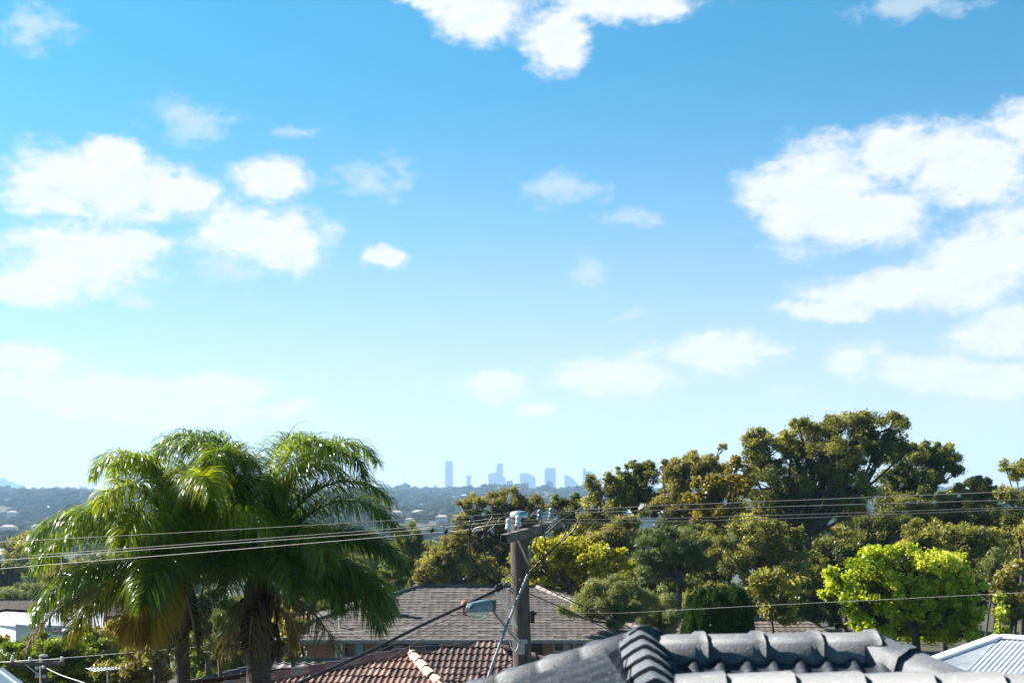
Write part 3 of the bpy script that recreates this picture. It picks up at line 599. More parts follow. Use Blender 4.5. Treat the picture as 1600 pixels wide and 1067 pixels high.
# ------------------------------------------------------------------ city skyline, 9 km away
DC = 9000.0
def ring(o, prof, z, d=None): ...
def block(mb, px0, px1, pyt, pyb=775, taper=0, depth=None, dl=0, dr=0, D=DC):
    """tower body from top row pyt; top corners may drop by dl / dr pixels; taper narrows the top"""
    a = P(px0, pyb, D); b = P(px1, pyb, D); dep = depth or (b[0]-a[0])*.8; k = taper*(b[0]-a[0])/2
    zl = (HY-pyt-dl)/F*D; zr = (HY-pyt-dr)/F*D; zb = a[2]
    mb.add([(a[0],D,zb),(b[0],D,zb),(b[0],D+dep,zb),(a[0],D+dep,zb),(a[0]+k,D+k,zl),(b[0]-k,D+k,zr),(b[0]-k,D+dep-k,zr),(a[0]+k,D+dep-k,zl)],
           [(3,2,1,0),(4,5,6,7),(0,1,5,4),(1,2,6,5),(2,3,7,6),(3,0,4,7)])
SK = 'hazy skyscrapers on the distant skyline'
def tower(label, mats, *groups, name='skyscraper'):
    x = np.mean([g_[1][0] for g_ in groups]); t = thing(name, (P(x, 0, DC)[0], DC, -24), label, 'skyscraper', SK)
    for g_ in groups:
        mb = MB(); pn = g_[0]
        for q in g_[1:]:
            kw = q[3] if len(q) > 3 else {}; block(mb, q[0], q[1], q[2], **kw)
        mb.build(pn, mats, t)
    return t
tower('tallest slim skyscraper with a tapering rounded top, leftmost of the tower row', FAC[0], ('tower_body', (694.5,708.5,722,dict(taper=.22))), ('crown_top', (696.6,706.6,718.8,dict(pyb=722,dl=0,dr=1.8,depth=40))))
t = tower('short skyscraper with a flared head and thin mast, second from the left', FAC[1], ('tower_body', (729,735.5,746)), ('flared_head', (728,737,743,dict(pyb=747,taper=-.15))))
mb = MB(); mb.tube([P(733,745,DC+15), P(733,729,DC+15)], [2.2, .8], 6); mb.build('mast', M['galv'], t)
tower('stepped skyscraper under construction with a tall right half beneath two cranes', FAC[2], ('tower_body', (776,786,728),(777,786,724,dict(pyb=729,depth=30))), ('podium_block', (763,776.2,738,dict(dl=2)),(786,790,745)))
for (x0, x1, y0, y1, lab) in [(774,775,740,704,'upright tower crane left of its twin on the stepped skyscraper'),(781,784,724,703,'leaning crane jib on the tall half of the stepped skyscraper')]:
    t = thing('tower_crane', P(x0, y0, DC+12), lab, 'crane', 'cranes on the skyline'); mb = MB(); mb.bar(P(x0,y0,DC+12), P((x0+x1)/2,(y0+y1)/2,DC+12), 2.2); mb.build('mast', M['galv'], t)
    mb = MB(); mb.bar(P((x0+x1)/2,(y0+y1)/2,DC+12), P(x1,y1,DC+12), 1.4); mb.build('jib', M['galv'], t)
tower('wide low office block whose roof slopes down on its right', FAC[1], ('tower_body', (812,826,739,dict(depth=50))), ('sloped_wing', (826,837,739.5,dict(dr=7,depth=50))))
tower('broad flat topped skyscraper with slightly cut corners, right of centre', FAC[2], ('tower_body', (851,868.5,734)), ('crown_top', (851.8,867.8,731,dict(pyb=734,taper=.12,depth=50))))
tower('pale wedge shaped building like a quarter sail', FAC[1], ('tower_body', (882,890,741,dict(dr=3,depth=40))), ('sloped_wing', (890,897,744,dict(dr=5,depth=40)),(897,903,749,dict(dr=7,depth=40))))
tower('rightmost skyscraper with a stepped notch and pointed left shoulder', FAC[0], ('tower_body', (911,926.5,736,dict(dr=1))), ('shoulder', (911.5,916,730.5,dict(pyb=737,depth=30,dr=2))))
tower('pale hazy building block cut by the left edge of the view', FAC[1], ('tower_body', (-14,6,747)), ('podium_block', (6,20,752)))
tower('low pale block just right of the left edge skyline building', FAC[1], ('tower_body', (24,35,756.5)))
# flat building with a mast on the ridge
D = 4300; t = thing('ridge_building', P(632, 770, D), 'dark flat roofed building with a small mast on the ridge beside the palm', 'building')
mb = MB(); block(mb, 624, 641, 757, pyb=776, D=D); mb.build('wall', FAC[2], t)
mb = MB(); block(mb, 629, 637, 754.6, pyb=757, D=D+5, depth=12); mb.build('roof_room', M['farwall'], t); mb = MB(); mb.tube([P(632,756,D+8), P(632,746,D+8)], [1.3, .6], 6); mb.build('mast', M['galv'], t)
# far houses
def gable(mb, c, w, d, h, rise):
    x, y, z = c; mb.add([(x-w/2-.4,y-d/2-.4,z+h),(x+w/2+.4,y-d/2-.4,z+h),(x+w/2+.4,y+d/2+.4,z+h),(x-w/2-.4,y+d/2+.4,z+h),(x-w/4,y,z+h+rise),(x+w/4,y,z+h+rise)], [(0,1,5,4),(1,2,5),(2,3,4,5),(3,0,4),(3,2,1,0)])
FH = [(40,782,3400,18,1,None),(95,786,3000,16,1,None),(168,800,2300,18,1,None),(640,795,2500,20,1,None),(690,803,2100,16,1,None),(672,772,3900,22,1,None),(725,778,3500,18,1,None),(915,783,3300,24,1,None),(20,800,2200,16,0,None),(140,815,1700,14,0,None),(620,806,1900,14,0,None),(712,812,1750,13,0,None),(655,805,1900,20,1,'wide pale roofed building in the valley right of the palm'),(690,815,1700,14,0,'reddish roofed house below the wide pale valley building'),(640,815,1650,12,0,'reddish roofed house left of the other red roof in the valley'),(618,792,2500,18,1,'long pale roofed house under the ridge building'),(705,790,2600,14,0,'small red roofed house right of the tallest skyscraper line'),(735,798,2300,12,0,'small red roofed house nearest the brown gum'),
      (170,772,3600,26,1,'long pale roofed house high on the ridge left of the palms'),(150,778,3300,18,0,'red roofed house just below the long pale ridge house'),(185,781,3200,18,0,'red roofed house tucked beside the left palm crown'),(72,795,2400,14,1,'pale roofed house speck on the left hillside'),(115,806,2000,14,0,'red roofed house low on the left hillside'),(14,823,1500,16,0,'red roofed house low at the left edge'),(60,822,1500,12,0,'small red roofed house low left, above the wires'),(930,795,2300,24,1,'long pale roofed house between the treeline and the pole gums'),(900,803,2000,14,1,'pale roofed house right of the brown gum'),(660,780,3300,20,0,'red roofed house high under the tallest skyscraper'),(605,780,3300,16,0,'red roofed house high beside the right palm frond'),(560,785,3000,16,0,'red roofed house behind the right palm fronds'),(1520,800,1500,20,1,'pale roofed house in the right treeline gap')]
for px, py, D, w, pale, lab in FH:
    x = (px-800)/F*D; z = max(float(gz(x, D))+5, (HY-py)/F*D-3); t = thing('house', (x, D, z), lab or 'hazy little house among the trees on the far hillside', 'house', None if lab else 'far houses on the hillsides')
    mb = MB(); mb.box((x, D, z-2), (w, 10, 10)); mb.build('wall', M['farwall'], t); mb = MB(); gable(mb, (x, D, z), w, 10, 3, 2.4); mb.build('roof', M['farroofp' if pale else 'farroof'], t)
# pale building sliver seen at left below wires and behind the treeline
t = thing('shed', P(8, 868, 340), 'bright white shed corner at the left edge between the wires', 'shed'); x, y, z = t.location
mb = MB(); mb.box((x-2, y, z-2), (8, 6, 5)); mb.build('wall', M['white_wall'], t); mb = MB(); gable(mb, (x-2, y, z-2.5), 8, 6, 3, 1.2); mb.build('roof', M['white_metal'], t)
t = thing('shed', P(1008, 800, 150), 'pale grey blue building slice seen between trees under the wires', 'building'); x, y, z = t.location
mb = MB(); mb.box((x, y, z-5), (2.6, 5, 10)); mb.build('wall', M['white_wall'], t); mb = MB(); gable(mb, (x, y, z-3), 2.6, 5, 3, 1.0); mb.build('roof', M['white_metal'], t)

# ------------------------------------------------------------------ tiled roofs
def tile_face(name, poly, matr, parent, course=.32, per=.15, rh=.03, lip=.022, tw=.3, ns=6, shape=1.5, jit=.004, thick=True):
    poly = [np.array(p, float) for p in poly]; n = np.zeros(3)
    for i in range(len(poly)): n += np.cross(poly[i]-poly[0], poly[(i+1) % len(poly)]-poly[0])
    n /= np.linalg.norm(n); n = n if n[2] > 0 else -n
    U = np.cross((0, 0, 1.), n); U /= np.linalg.norm(U); Vd = np.cross(n, U); Vd = Vd if Vd[2] > 0 else -Vd
    o = poly[0]; uv = np.array([[np.dot(p-o, U), np.dot(p-o, Vd)] for p in poly]); v0 = uv[:, 1].min(); v1 = uv[:, 1].max()
    def ext(v):
        xs = []
        for i in range(len(uv)):
            a, b = uv[i], uv[(i+1) % len(uv)]
            if (a[1]-v)*(b[1]-v) <= 0:
                if abs(a[1]-b[1]) < 1e-9: xs += [a[0], b[0]]
                else: xs.append(a[0]+(b[0]-a[0])*(v-a[1])/(b[1]-a[1]))
        return (min(xs), max(xs)) if xs else None
    umin, umax = uv[:, 0].min(), uv[:, 0].max(); us_ = np.arange(math.floor(umin/per)*per, umax+per, per/ns)
    prof = rh*(.5+.5*np.cos(2*pi*us_/per))**shape if per > 0 else us_*0
    Vs, Qs, Ts = [], [], []; nb = 0; j = 0; v = v0
    while v < v1-1e-4:
        va, vb = v, min(v+course, v1); ea, eb = ext(va+1e-5), ext(vb-1e-5)
        if ea and eb:
            ka = np.clip(us_, *ea); kb = np.clip(us_, *eb)
            tid = np.floor(us_/tw+(.5*(j % 2) if per == 0 else 0)).astype(int); rt = np.random.default_rng(j*7+3).random(4096)[tid % 4096]
            jj = (rt-.5)*jit*2
            pr = lambda k: rh*(.5+.5*np.cos(2*pi*k/per))**shape if per > 0 else k*0
            A = o+np.outer(ka, U)+va*Vd+np.outer(pr(ka)+lip+jj, n); B = o+np.outer(kb, U)+vb*Vd+np.outer(pr(kb)+jj*.3, n)
            A0 = o+np.outer(ka, U)+(va+.004)*Vd+np.outer(pr(ka)-.012, n); m_ = len(us_)
            Vs += [A, B, A.copy(), A0]; Ts += [rt, rt, rt*.8, rt*.8]
            i = np.arange(m_-1); ok = ((ka[1:]-ka[:-1]) > 1e-6) | ((kb[1:]-kb[:-1]) > 1e-6); ok &= (tid[1:] >= tid[:-1]); i = i[ok]
            Qs.append(np.stack([nb+i, nb+i+1, nb+m_+i+1, nb+m_+i], -1))
            if thick: Qs.append(np.stack([nb+3*m_+i, nb+3*m_+i+1, nb+2*m_+i+1, nb+2*m_+i], -1))
            nb += 4*m_
        v += course; j += 1
    return mesh_np(name, np.vstack(Vs), np.vstack(Qs), matr, parent, np.concatenate(Ts))
def caps(name, runs, matr, parent, length=.36, hw=.13, side=.055, top=.11, flat=.03, collar=0, lift=.018, wob=.004, z=0.0):
    """ridge tiles laid from A up to B: gabled section, each lapping over the one below"""
    Vs, Qs, Ts = [], [], []; nb = 0
    for A, B in runs:
        A = np.array(A, float); B = np.array(B, float); d = B-A; Ln = np.linalg.norm(d); d /= Ln; s_ = np.cross(d, (0, 0, 1.)); s_ /= np.linalg.norm(s_); u = np.cross(s_, d)
        k = 0; p = 0.0
        while p < Ln-.02:
            q = min(p+length, Ln); rw = rng.normal(0, wob); r_ = rng.random()
            secs = [(p-.03, 1.0, lift), (q, .93, 0)]
            if collar: secs = [(p-.03, 1.025, lift+collar), (p+.03, 1.025, lift+collar), (p+.05, .985, lift*.5), (q, .985, 0)]
            m_ = 0
            for (pp, sc, lf) in secs:
                pr = [(-hw, -.08), (-hw, side), (-hw*.52, side+(top-side)*.62), (-flat, top), (flat, top), (hw*.52, side+(top-side)*.62), (hw, side), (hw, -.08)]
                Vs += [A+d*pp+s_*(a*sc+rw)+u*(b*sc+lf+z) for a, b in pr]; m_ += 1
            for i in range(m_-1):
                for c_ in range(7): Qs.append((nb+i*8+c_, nb+i*8+c_+1, nb+(i+1)*8+c_+1, nb+(i+1)*8+c_))
            e_ = nb+(m_-1)*8; Qs += [(nb, nb+1, nb+2, nb+7), (nb+2, nb+5, nb+6, nb+7), (nb+2, nb+3, nb+4, nb+5)]
            Qs += [(e_, e_+1, e_+2, e_+7), (e_+2, e_+5, e_+6, e_+7), (e_+2, e_+3, e_+4, e_+5)]
            Ts += [r_]*(8*m_); nb += 8*m_; p = q; k += 1
    return mesh_np(name, np.array(Vs), np.array(Qs), matr, parent, Ts)

# --- foreground dark roof
T1 = .445
A = np.array([.80, 9.0, -1.005]); Rr = np.array([2.27, 9.0, -.99]); Fl = np.array([.74, 7.45, -1.07]); Fr = np.array([6.4, 7.2, -1.035])
t = thing('dark_tiled_roof', (1.5, 8.5, -10), 'dark charcoal tiled roof with heavy ridge tiles closest in front', 'roof')
hipL = np.array([A[0]-3.2, A[1]+3.2, A[2]-3.2*T1]); hipR = np.array([Rr[0]+1.3, Rr[1]-1.3, Rr[2]-1.3*T1])
vall = np.array([A[0]+.75, 8.25, A[2]-.75*T1])
TK = dict(course=.34, per=.165, rh=.036, lip=.03, tw=.33, ns=10, shape=2.2)
tile_face('roof_tiles', [A, Rr, hipR, (hipR[0], hipR[1], hipR[2]), (Rr[0], 7.7, Rr[2]-1.3*T1), (A[0], 7.7, A[2]-1.3*T1)], M['t_dark'], t, **TK)
tile_face('roof_tiles', [Fl, Fr, (Fr[0], Fr[1]+1.2, Fr[2]-.53), (Fl[0], Fl[1]+1.2, Fl[2]-.53)], M['t_dark'], t, **TK)
tile_face('roof_tiles', [Fl, Fr, (Fr[0], Fr[1]-5, Fr[2]-5*T1), (Fl[0]-5, Fl[1]-5, Fl[2]-5*T1)], M['t_dark'], t, **TK)
tile_face('roof_tiles', [A, Fl, (Fl[0]-5, Fl[1]-5, Fl[2]-5*T1), (hipL[0]-1.8, Fl[1]-5, Fl[2]-5*T1), hipL], M['t_dark'], t, **(TK|dict(rh=.085, shape=2.6, per=.33)))
tile_face('roof_tiles', [A, Rr, (Rr[0]+3.2, Rr[1]+3.2, Rr[2]-3.2*T1), hipL], M['t_dark'], t, **TK)
tile_face('roof_tiles', [Rr, hipR, (hipR[0]+.5, hipR[1], hipR[2]-.2), (Rr[0]+3.2, Rr[1]+3.2, Rr[2]-3.2*T1)], M['t_dark'], t, **TK)
tile_face('roof_tiles', [A, Fl, (Fl[0]+.7, Fl[1], Fl[2]-.3), (A[0]+.7, A[1], A[2]-.3)], M['t_dark'], t, **TK)
KC = dict(hw=.16, side=.055, top=.105, flat=.045, collar=.010, lift=.006)
caps('ridge_tiles', [(Rr, A)], M['cap_dark'], t, length=.36, **KC)
caps('ridge_tiles', [(hipL, A+np.array([.06,-.06,.02]))], M['cap_dark'], t, length=.40, z=.03, **(KC|dict(side=.075, top=.115, collar=.004)))
caps('ridge_tiles', [(hipR, Rr)], M['cap_dark'], t, length=.42, **KC)
caps('ridge_tiles', [(Fl+np.array([0,-.12,-.02]), A+np.array([0,-.02,.03]))], M['cap_dark'], t, length=.33, hw=.135, side=.045, top=.125, flat=.012, lift=.02)
caps('ridge_tiles', [(Fr, Fl+np.array([.12,0,0]))], M['cap_dark'], t, length=.355, hw=.20, side=.03, top=.10, flat=.07, lift=.012, z=.02)
mb = MB(); mb.box((2.4, 8.2, -6.4), (6.6, 6.5, 7.2)); mb.build('wall', M['brick'], t)

# --- terracotta roof
A = P(641, 1019, 34); Lh = P(345, 1075, 33.2); Nh = P(700, 1084, 32.3); Rg = P(773, 1012, 34.6); R2 = P(850, 1034, 35.5)
t = thing('terracotta_roof_house', (-2, 34, -10), 'house with red terracotta tiled roof in front of the grey roofed house', 'house')
def ext_(a, b, k): return a+(b-a)*k
KT = dict(course=.33, per=.145, rh=.032, lip=.03, tw=.29, ns=8, shape=1.6, jit=.008)
tile_face('roof_tiles', [A, ext_(A, Lh, 1.6), ext_(A, Nh, 1.6)], M['t_terra'], t, **KT)
down = np.array([.35, -1.0, -.33]); 
tile_face('roof_tiles', [A, Rg, Rg+down*5+np.array([.5,0,0]), ext_(A, Nh, 2.2)], M['t_terrab'], t, **KT)
tile_face('roof_tiles', [Rg, R2, R2+down*4, Rg+down*5+np.array([.5,0,0])], M['t_terrab'], t, **KT)
bk = np.array([-.2, 1.0, -.33]); tile_face('roof_tiles', [A, ext_(A, Lh, 1.6), ext_(A, Lh, 1.6)+bk*3, R2+bk*3, R2, Rg], M['t_terrab'], t, **KT)
KC2 = dict(hw=.15, side=.03, top=.13, flat=.05, lift=.028, wob=.012)
caps('ridge_tiles', [(ext_(A, Lh, 1.6), A)], M['cap_terra'], t, length=.40, **KC2)
caps('ridge_tiles', [(ext_(A, Nh, 1.6), A)], M['cap_pale'], t, length=.36, **(KC2|dict(hw=.12, top=.105)))
caps('ridge_tiles', [(A, Rg)], M['t_terrab'], t, length=.38, **KC2); caps('ridge_tiles', [(R2, Rg)], M['t_terrab'], t, length=.42, **KC2)
mb = MB(); mb.box((-2.1, 33.4, -7.9), (5.0, 3.0, 5.0)); mb.build('wall', M['brick'], t)

# --- grey tiled house
t = thing('grey_roof_house', (-1.5, 60, -10), 'red brick house under a wide grey brown tiled hip roof behind the pole', 'house')
Dr, Df = 62.0, 55.5
Ra, Rb = P(655, 917, Dr), P(838, 917, Dr)
Ea = np.array([Ra[0]-5.9, Df, -5.73]); Eb = np.array([Rb[0]+5.0, Df, -5.73]); Ec = np.array([Eb[0], 2*Dr-Df, -5.73]); Ed = np.array([Ea[0], 2*Dr-Df, -5.73])
KG = dict(course=.33, per=.30, rh=.016, lip=.017, tw=.3, ns=4, shape=1.0, jit=.012)
tile_face('roof_tiles', [Ra, Rb, Eb, Ea], M['t_grey'], t, **KG); tile_face('roof_tiles', [Ra, Ea, Ed], M['t_grey'], t, **KG)
tile_face('roof_tiles', [Rb, Eb, Ec], M['t_grey'], t, **KG); tile_face('roof_tiles', [Ra, Rb, Ec, Ed], M['t_grey'], t, **KG)
caps('ridge_tiles', [(Ra, Rb), (Ea, Ra), (Eb, Rb)], M['cap_grey'], t, length=.40, hw=.14, side=.02, top=.10, flat=.04, lift=.02)
mb = MB(); mb.box(((Ea[0]+Eb[0])/2, Df-.06, -5.78), (Eb[0]-Ea[0], .12, .14)); mb.build('gutter', M['gutter'], t)
mb = MB(); mb.box(((Ea[0]+Eb[0])/2+.6, Dr+.2, -8.0), (Eb[0]-Ea[0]-2.4, 11.4, 4.3)); mb.build('wall', M['brick'], t)
yw = Dr+.2-5.7
def window(px0, px1, py0, py1, glass, curtain=None, D=yw, name='window', fr='cream'):
    a, b = P(px0, py1, D), P(px1, py0, D); mb = MB(); w = b[0]-a[0]; h = b[2]-a[2]; c = (a+b)/2
    for q in ((c[0], c[2]+h/2-.03, w, .06), (c[0], c[2]-h/2+.03, w, .06), (c[0]-w/2+.03, c[2], .06, h-.12), (c[0]+w/2-.03, c[2], .06, h-.12), (c[0], c[2], .04, h-.12)):
        mb.box((q[0], D-.03, q[1]), (q[2], .08, q[3]))
    f_ = mb.build(name, M[fr], t); mb = MB(); mb.box((c[0], D-.003, c[2]), (w-.12, .02, h-.12)); mb.build('pane', M[glass], f_)
    if curtain: mb = MB(); mb.box((c[0]+curtain*w*.24, D-.018, c[2]-.02), (w*.34, .012, h-.2)); mb.build('curtain', M['curtain' if px0 < 580 else 'curtain2'], f_)
window(537, 574, 1001, 1026, 'glass', .55, fr='gutter'); window(594, 640, 1003, 1032, 'glass', .5, fr='gutter'); window(662, 702, 1003, 1032, 'glass', fr='gutter')
window(706, 724, 1003, 1022, 'glass', .4); window(864, 898, 1001, 1018, 'glass', .5); window(722, 742, 1003, 1020, 'glass', fr='gutter')
mb = MB(); a = P(838, 1001, yw-.02); mb.box((a[0], a[1], a[2]-1.0), (.5, .05, 2.0)); mb.build('door', M['black'], t)
for px in (526, 533.5): a = P(px, 1000, Df+.25); mb = MB(); mb.box((a[0], a[1], a[2]-1.9), (.1, .1, 3.7)); mb.build('veranda_post', M['cream'], t)
# chimney, vents
c = P(585, 935, 58.7); mb = MB(); mb.box((c[0], c[1], -4.7), (.36, .36, 1.5)); ch = mb.build('chimney', M['terra_pot'], t, bevel=.01)
mb = MB(); mb.box((c[0], c[1], -4.93), (.62, .55, .14)); mb.build('flashing', M['cream'], ch)
mb = MB(); mb.lathe((c[0], c[1], -3.95), [(.15,0),(.16,.12),(.13,.14),(.13,.34),(.16,.36),(.16,.42)], 14); mb.build('chimney_pot', M['terra_pot'], ch)
c = P(726, 948, 58.3); mb = MB(); mb.lathe((c[0], c[1], -5.0), [(.09,-.3),(.09,.28),(.13,.30),(.17,.42),(.14,.54),(.05,.60)], 14); v_ = mb.build('roof_vent', M['terra_pot'], t, True)
mb = MB(); mb.box((c[0]-.05, c[1]-.1, -5.12), (.5, .5, .06)); mb.build('flashing', M['cream'], v_)
c = P(531, 978, 56.8); mb = MB(); mb.lathe((c[0], c[1], c[2]-.3), [(.05,0),(.05,.5),(.09,.52),(.09,.6)], 10); mb.build('roof_vent', M['cream'], t)

# --- small grey roofs between palms and terracotta roof
t = thing('grey_roman_roof_house', (-6.5, 42, -10), 'low house roof of pale grey roman tiles between the palms and the red roof', 'house')
a, b = P(430, 1033, 43), P(607, 1033, 43); dn = np.array([0, -3.2, -1.15])
tile_face('roof_tiles', [a, b, b+dn, a+dn], M['t_small'], t, course=.32, per=.30, rh=.05, lip=.03, tw=.3, ns=6, shape=1.5)
tile_face('roof_tiles', [a, b, b+np.array([0,3.2,-1.15]), a+np.array([0,3.2,-1.15])], M['t_small'], t, course=.32, per=.30, rh=.05, lip=.03, tw=.3, ns=6)
caps('ridge_tiles', [(a, b)], M['cap_grey'], t, length=.4, hw=.13, side=.03, top=.1, flat=.05); mb = MB(); mb.box(((a[0]+b[0])/2, 43, -8), (b[0]-a[0]-.5, 5.6, 3.9)); mb.build('wall', M['brick'], t)
t = thing('grey_roman_roof_house', (-9, 38, -10), 'charcoal grey tiled roof corner below and between the two palm trunks', 'house')
a, b = P(300, 1068, 37), P(388, 1046, 38.5); dn = np.array([.8, -3.0, -1.0])
tile_face('roof_tiles', [a, b, b+dn, a+dn], M['t_small'], t, course=.32, per=.30, rh=.05, lip=.03, tw=.3, ns=6); caps('ridge_tiles', [(a, b)], M['cap_grey'], t, length=.4, hw=.13, side=.03, top=.1, flat=.05)
mb = MB(); mb.box((-7.5, 37.5, -8), (1.6, 1.6, 4)); mb.build('wall', M['brick'], t)

# --- left side buildings
t = thing('brown_roof_house', (-33, 108, -13), 'long low house with dull brown tiled roof behind the white building', 'house')
a, b = P(-60, 938, 110), P(235, 938, 110); a2, b2 = P(-60, 962, 104), P(235, 962, 104)
tile_face('roof_tiles', [a, b, b2, a2], M['t_brown'], t, course=.33, per=.3, rh=.03, lip=.03, ns=3); mb = MB(); mb.box(((a[0]+b[0])/2, 110, -11), (b[0]-a[0]-1, 8, 4.5)); mb.build('wall', M['brick'], t)
caps('ridge_tiles', [(a, b)], M['cap_grey'], t, length=.4, hw=.14, side=.03, top=.1, flat=.05)
mb = MB(); a_, b_, c_, d_ = P(-60,963,98), P(150,948,103), P(160,956,98), P(-60,966,95); mb.add([a_,b_,c_,d_], [(0,1,2,3)]); 
t = thing('white_building', (-30, 88, -13), 'white rendered building with a pale sheet metal roof at lower left', 'building')
Lc = P(26, 975, 85); Rc = P(160, 979, 85); Bl = P(12, 951, 93); Br = P(75, 953, 93); wl = P(-90, 968, 93)
mb = MB(); top_ = [P(24,974,84.6), P(75,979.5,84.6), P(84,979,84.6), P(84,955,93), P(10,951,93), P(-75,966,93)]
off_ = np.array([0, 0, -.16]); nT = len(top_); mb.add(top_+[q+off_ for q in top_], [tuple(range(nT)), tuple(range(2*nT-1, nT-1, -1))]+[(i, (i+1) % nT, nT+(i+1) % nT, nT+i) for i in range(nT)])
rf = mb.build('roof', M['white_metal'], t)
mb = MB(); a_, b_ = P(24.5,976.5,85), P(82,981.5,85); l_ = P(-75,968,92.5); r_ = P(83, 960, 92.5)
zb = -13.; V = [a_, b_, r_, l_]; V = V+[np.array([q[0], q[1], zb]) for q in V]; V[0] = V[0]+np.array([0,0,.02])
mb.add(V, [(0,3,7,4),(1,0,4,5),(2,1,5,6),(3,2,6,7),(0,1,2,3)]); mb.build('wall', M['white_wall'], t)
t = thing('white_building', (-30, 80, -13), 'pale metal roofed annex seen behind the palm fronds right of the white building', 'building')
mb = MB(); top_ = [P(72,976,84), P(160,981,84), P(162,957,90), P(88,950,90)]; mb.add(top_+[q+off_ for q in top_], [(0,1,2,3),(7,6,5,4),(0,1,5,4),(1,2,6,5),(2,3,7,6),(3,0,4,7)]); mb.build('roof', M['white_metal'], t)
mb = MB(); mb.box((P(117,0,86)[0], 86.9, -10.7), (3.1, 5.0, 4.6)); mb.build('wall', M['white_wall'], t)
t = thing('metal_roof_house', (-12, 30, -10), 'blue grey metal roof corner at the bottom left', 'house')
a, b, c_, d_ = P(-50,1040,32), P(0,1047,31), P(60,1092,30), P(-70,1092,27); mb = MB(); q4 = [a,b,c_,d_]; mb.add(q4+[q+np.array([0,0,-.1]) for q in q4], [(0,1,2,3),(7,6,5,4),(0,1,5,4),(1,2,6,5),(2,3,7,6),(3,0,4,7)]); mb.build('roof', M['bluemetal'], t)
mb = MB(); mb.bar(P(0,1046,31), P(60,1091,30), .12, .1); mb.build('gutter', M['galv'], t); mb = MB(); mb.box((-11.8, 29.6, -8), (1.6, 1.2, 5)); mb.build('wall', M['brick'], t)
# small roofs beyond tea tree / conifer
t = thing('pink_tiled_house', (8, 62, -10), 'faded pink tiled roof glimpsed behind the tea trees and conifer', 'house')
a, b = P(1040, 966, 64), P(1260, 969, 64); tile_face('roof_tiles', [a, b, b+np.array([3,-5,-1.9]), a+np.array([-3,-5,-1.9])], M['t_brown'], t, course=.33, per=.3, rh=.03, lip=.03, ns=3)
mb = MB(); mb.box(((a[0]+b[0])/2, 63, -8.7), (6, 4, 3.0)); mb.build('wall', M['brick'], t); caps('ridge_tiles', [(a, b)], M['cap_grey'], t, length=.4, hw=.13, side=.03, top=.1, flat=.05)
# corrugated roof right
t = thing('corrugated_roof_house', (8.5, 21, -10), 'bright corrugated steel roof at the lower right corner', 'house')
A = np.array([7.55, 22, -2.24]); dv = np.array([-.6, -.8, -.25]); rv = np.array([.8, -.6, 0.]); Bq = np.array([6.62, 21.55, -2.24-.25*(.93*.6+.45*.8)])
lowp = Bq+dv*3
def corr_face(name, poly, parent): 
    return tile_face(name, poly, M['corr'], parent, course=20, per=.076, rh=.02, lip=0, tw=1, ns=8, shape=1.0, jit=0, thick=False)
hipc = A-rv*2.07+dv*4
corr_face('roof_sheet', [A, A+rv*4, A+rv*4+dv*4, hipc], t)
dv2 = np.array([-.35, .95, -.25]); mb = MB(); q4 = [A, A+rv*4, A+rv*4+np.array([.6,.8,-.25])*4, A+np.array([1.2,3.0,-1.3]), A+np.array([.1,.3,-.15])]; mb.add(q4, [(0,1,2,3),(0,3,4)]); mb.build('roof_sheet', M['corr'], t)
mb = MB(); mb.bar(A+np.array([0,0,.03]), A+rv*4+np.array([0,0,.03]), .22, .05); mb.bar(hipc+np.array([0,0,.03]), A+np.array([-.02,0,.03]), .2, .05); mb.build('ridge_flashing', M['white_metal'], t)
mb = MB(); mb.box((8.9, 20.3, -7.2), (2.4, 2.4, 6.0), rz=-.64); mb.build('wall', M['brick'], t)

# ------------------------------------------------------------------ power pole
DP = 20.2
t = thing('power_pole', (P(816, 0, DP)[0], DP, -10), 'weathered timber power pole with crossarm and insulators in the centre', 'power pole')
mb = MB(); pth = [P(811, 806, DP), P(811.5, 850, DP), P(813, 920, DP), P(814.5, 980, DP), P(816, 1050, DP), P(817, 1200, DP)]
base = np.array([pth[-1][0]+.05, DP, -10.3]); pth.append(base); pth = spline(pth, 6)
n_ = len(pth); rr = np.interp(np.arange(n_), [0, 5, 6, 18, 30, n_-1], [.118, .122, .128, .130, .134, .175]); rr = rr+np.sin(np.arange(n_)*1.7)*.0015
mb.tube(pth, rr, 22); mb.build('pole_shaft', M['wood'], t, True)
c = P(811, 806, DP); mb = MB(); mb.lathe(c, [(.128,-.03),(.132,-.02),(.132,.02),(.120,.052),(.07,.072),(.02,.078)], 20); mb.build('pole_cap', M['galv'], t, True)
Aa, Ab = P(787.5, 842, 19.35), P(871, 818.5, 21.0); d_ = Ab-Aa; d_ /= np.linalg.norm(d_)
offp = np.array([0, 0, 0]); mb = MB(); mb.bar(Aa, Ab, .105, .125); arm = mb.build('crossarm', M['wood2'], t, bevel=.006)
mb = MB(); mb.bar(Aa-d_*.004, Aa+d_*.002, .085, .10); mb.build('end_grain', M['endgrain'], arm)
def strap(mb, a, b, w=.03): mb.bar(a, b, w, .008, up=(0, 1, 0))
mb = MB(); strap(mb, P(810, 846, 19.98), P(825, 880, DP-.10)); mb.build('brace', M['galv'], t)
mb = MB(); strap(mb, P(831.5, 836, 20.3), P(826, 880, DP-.06)); mb.build('brace', M['galv'], t)
INS = [(794.5, 829, 19.5, 'porc', .85), (809.5, 824, 19.75, 'porc', .85), (843.5, 814, 20.5, 'porcb', .85), (861.5, 811, 20.85, 'porcb', .85)]
itop = []
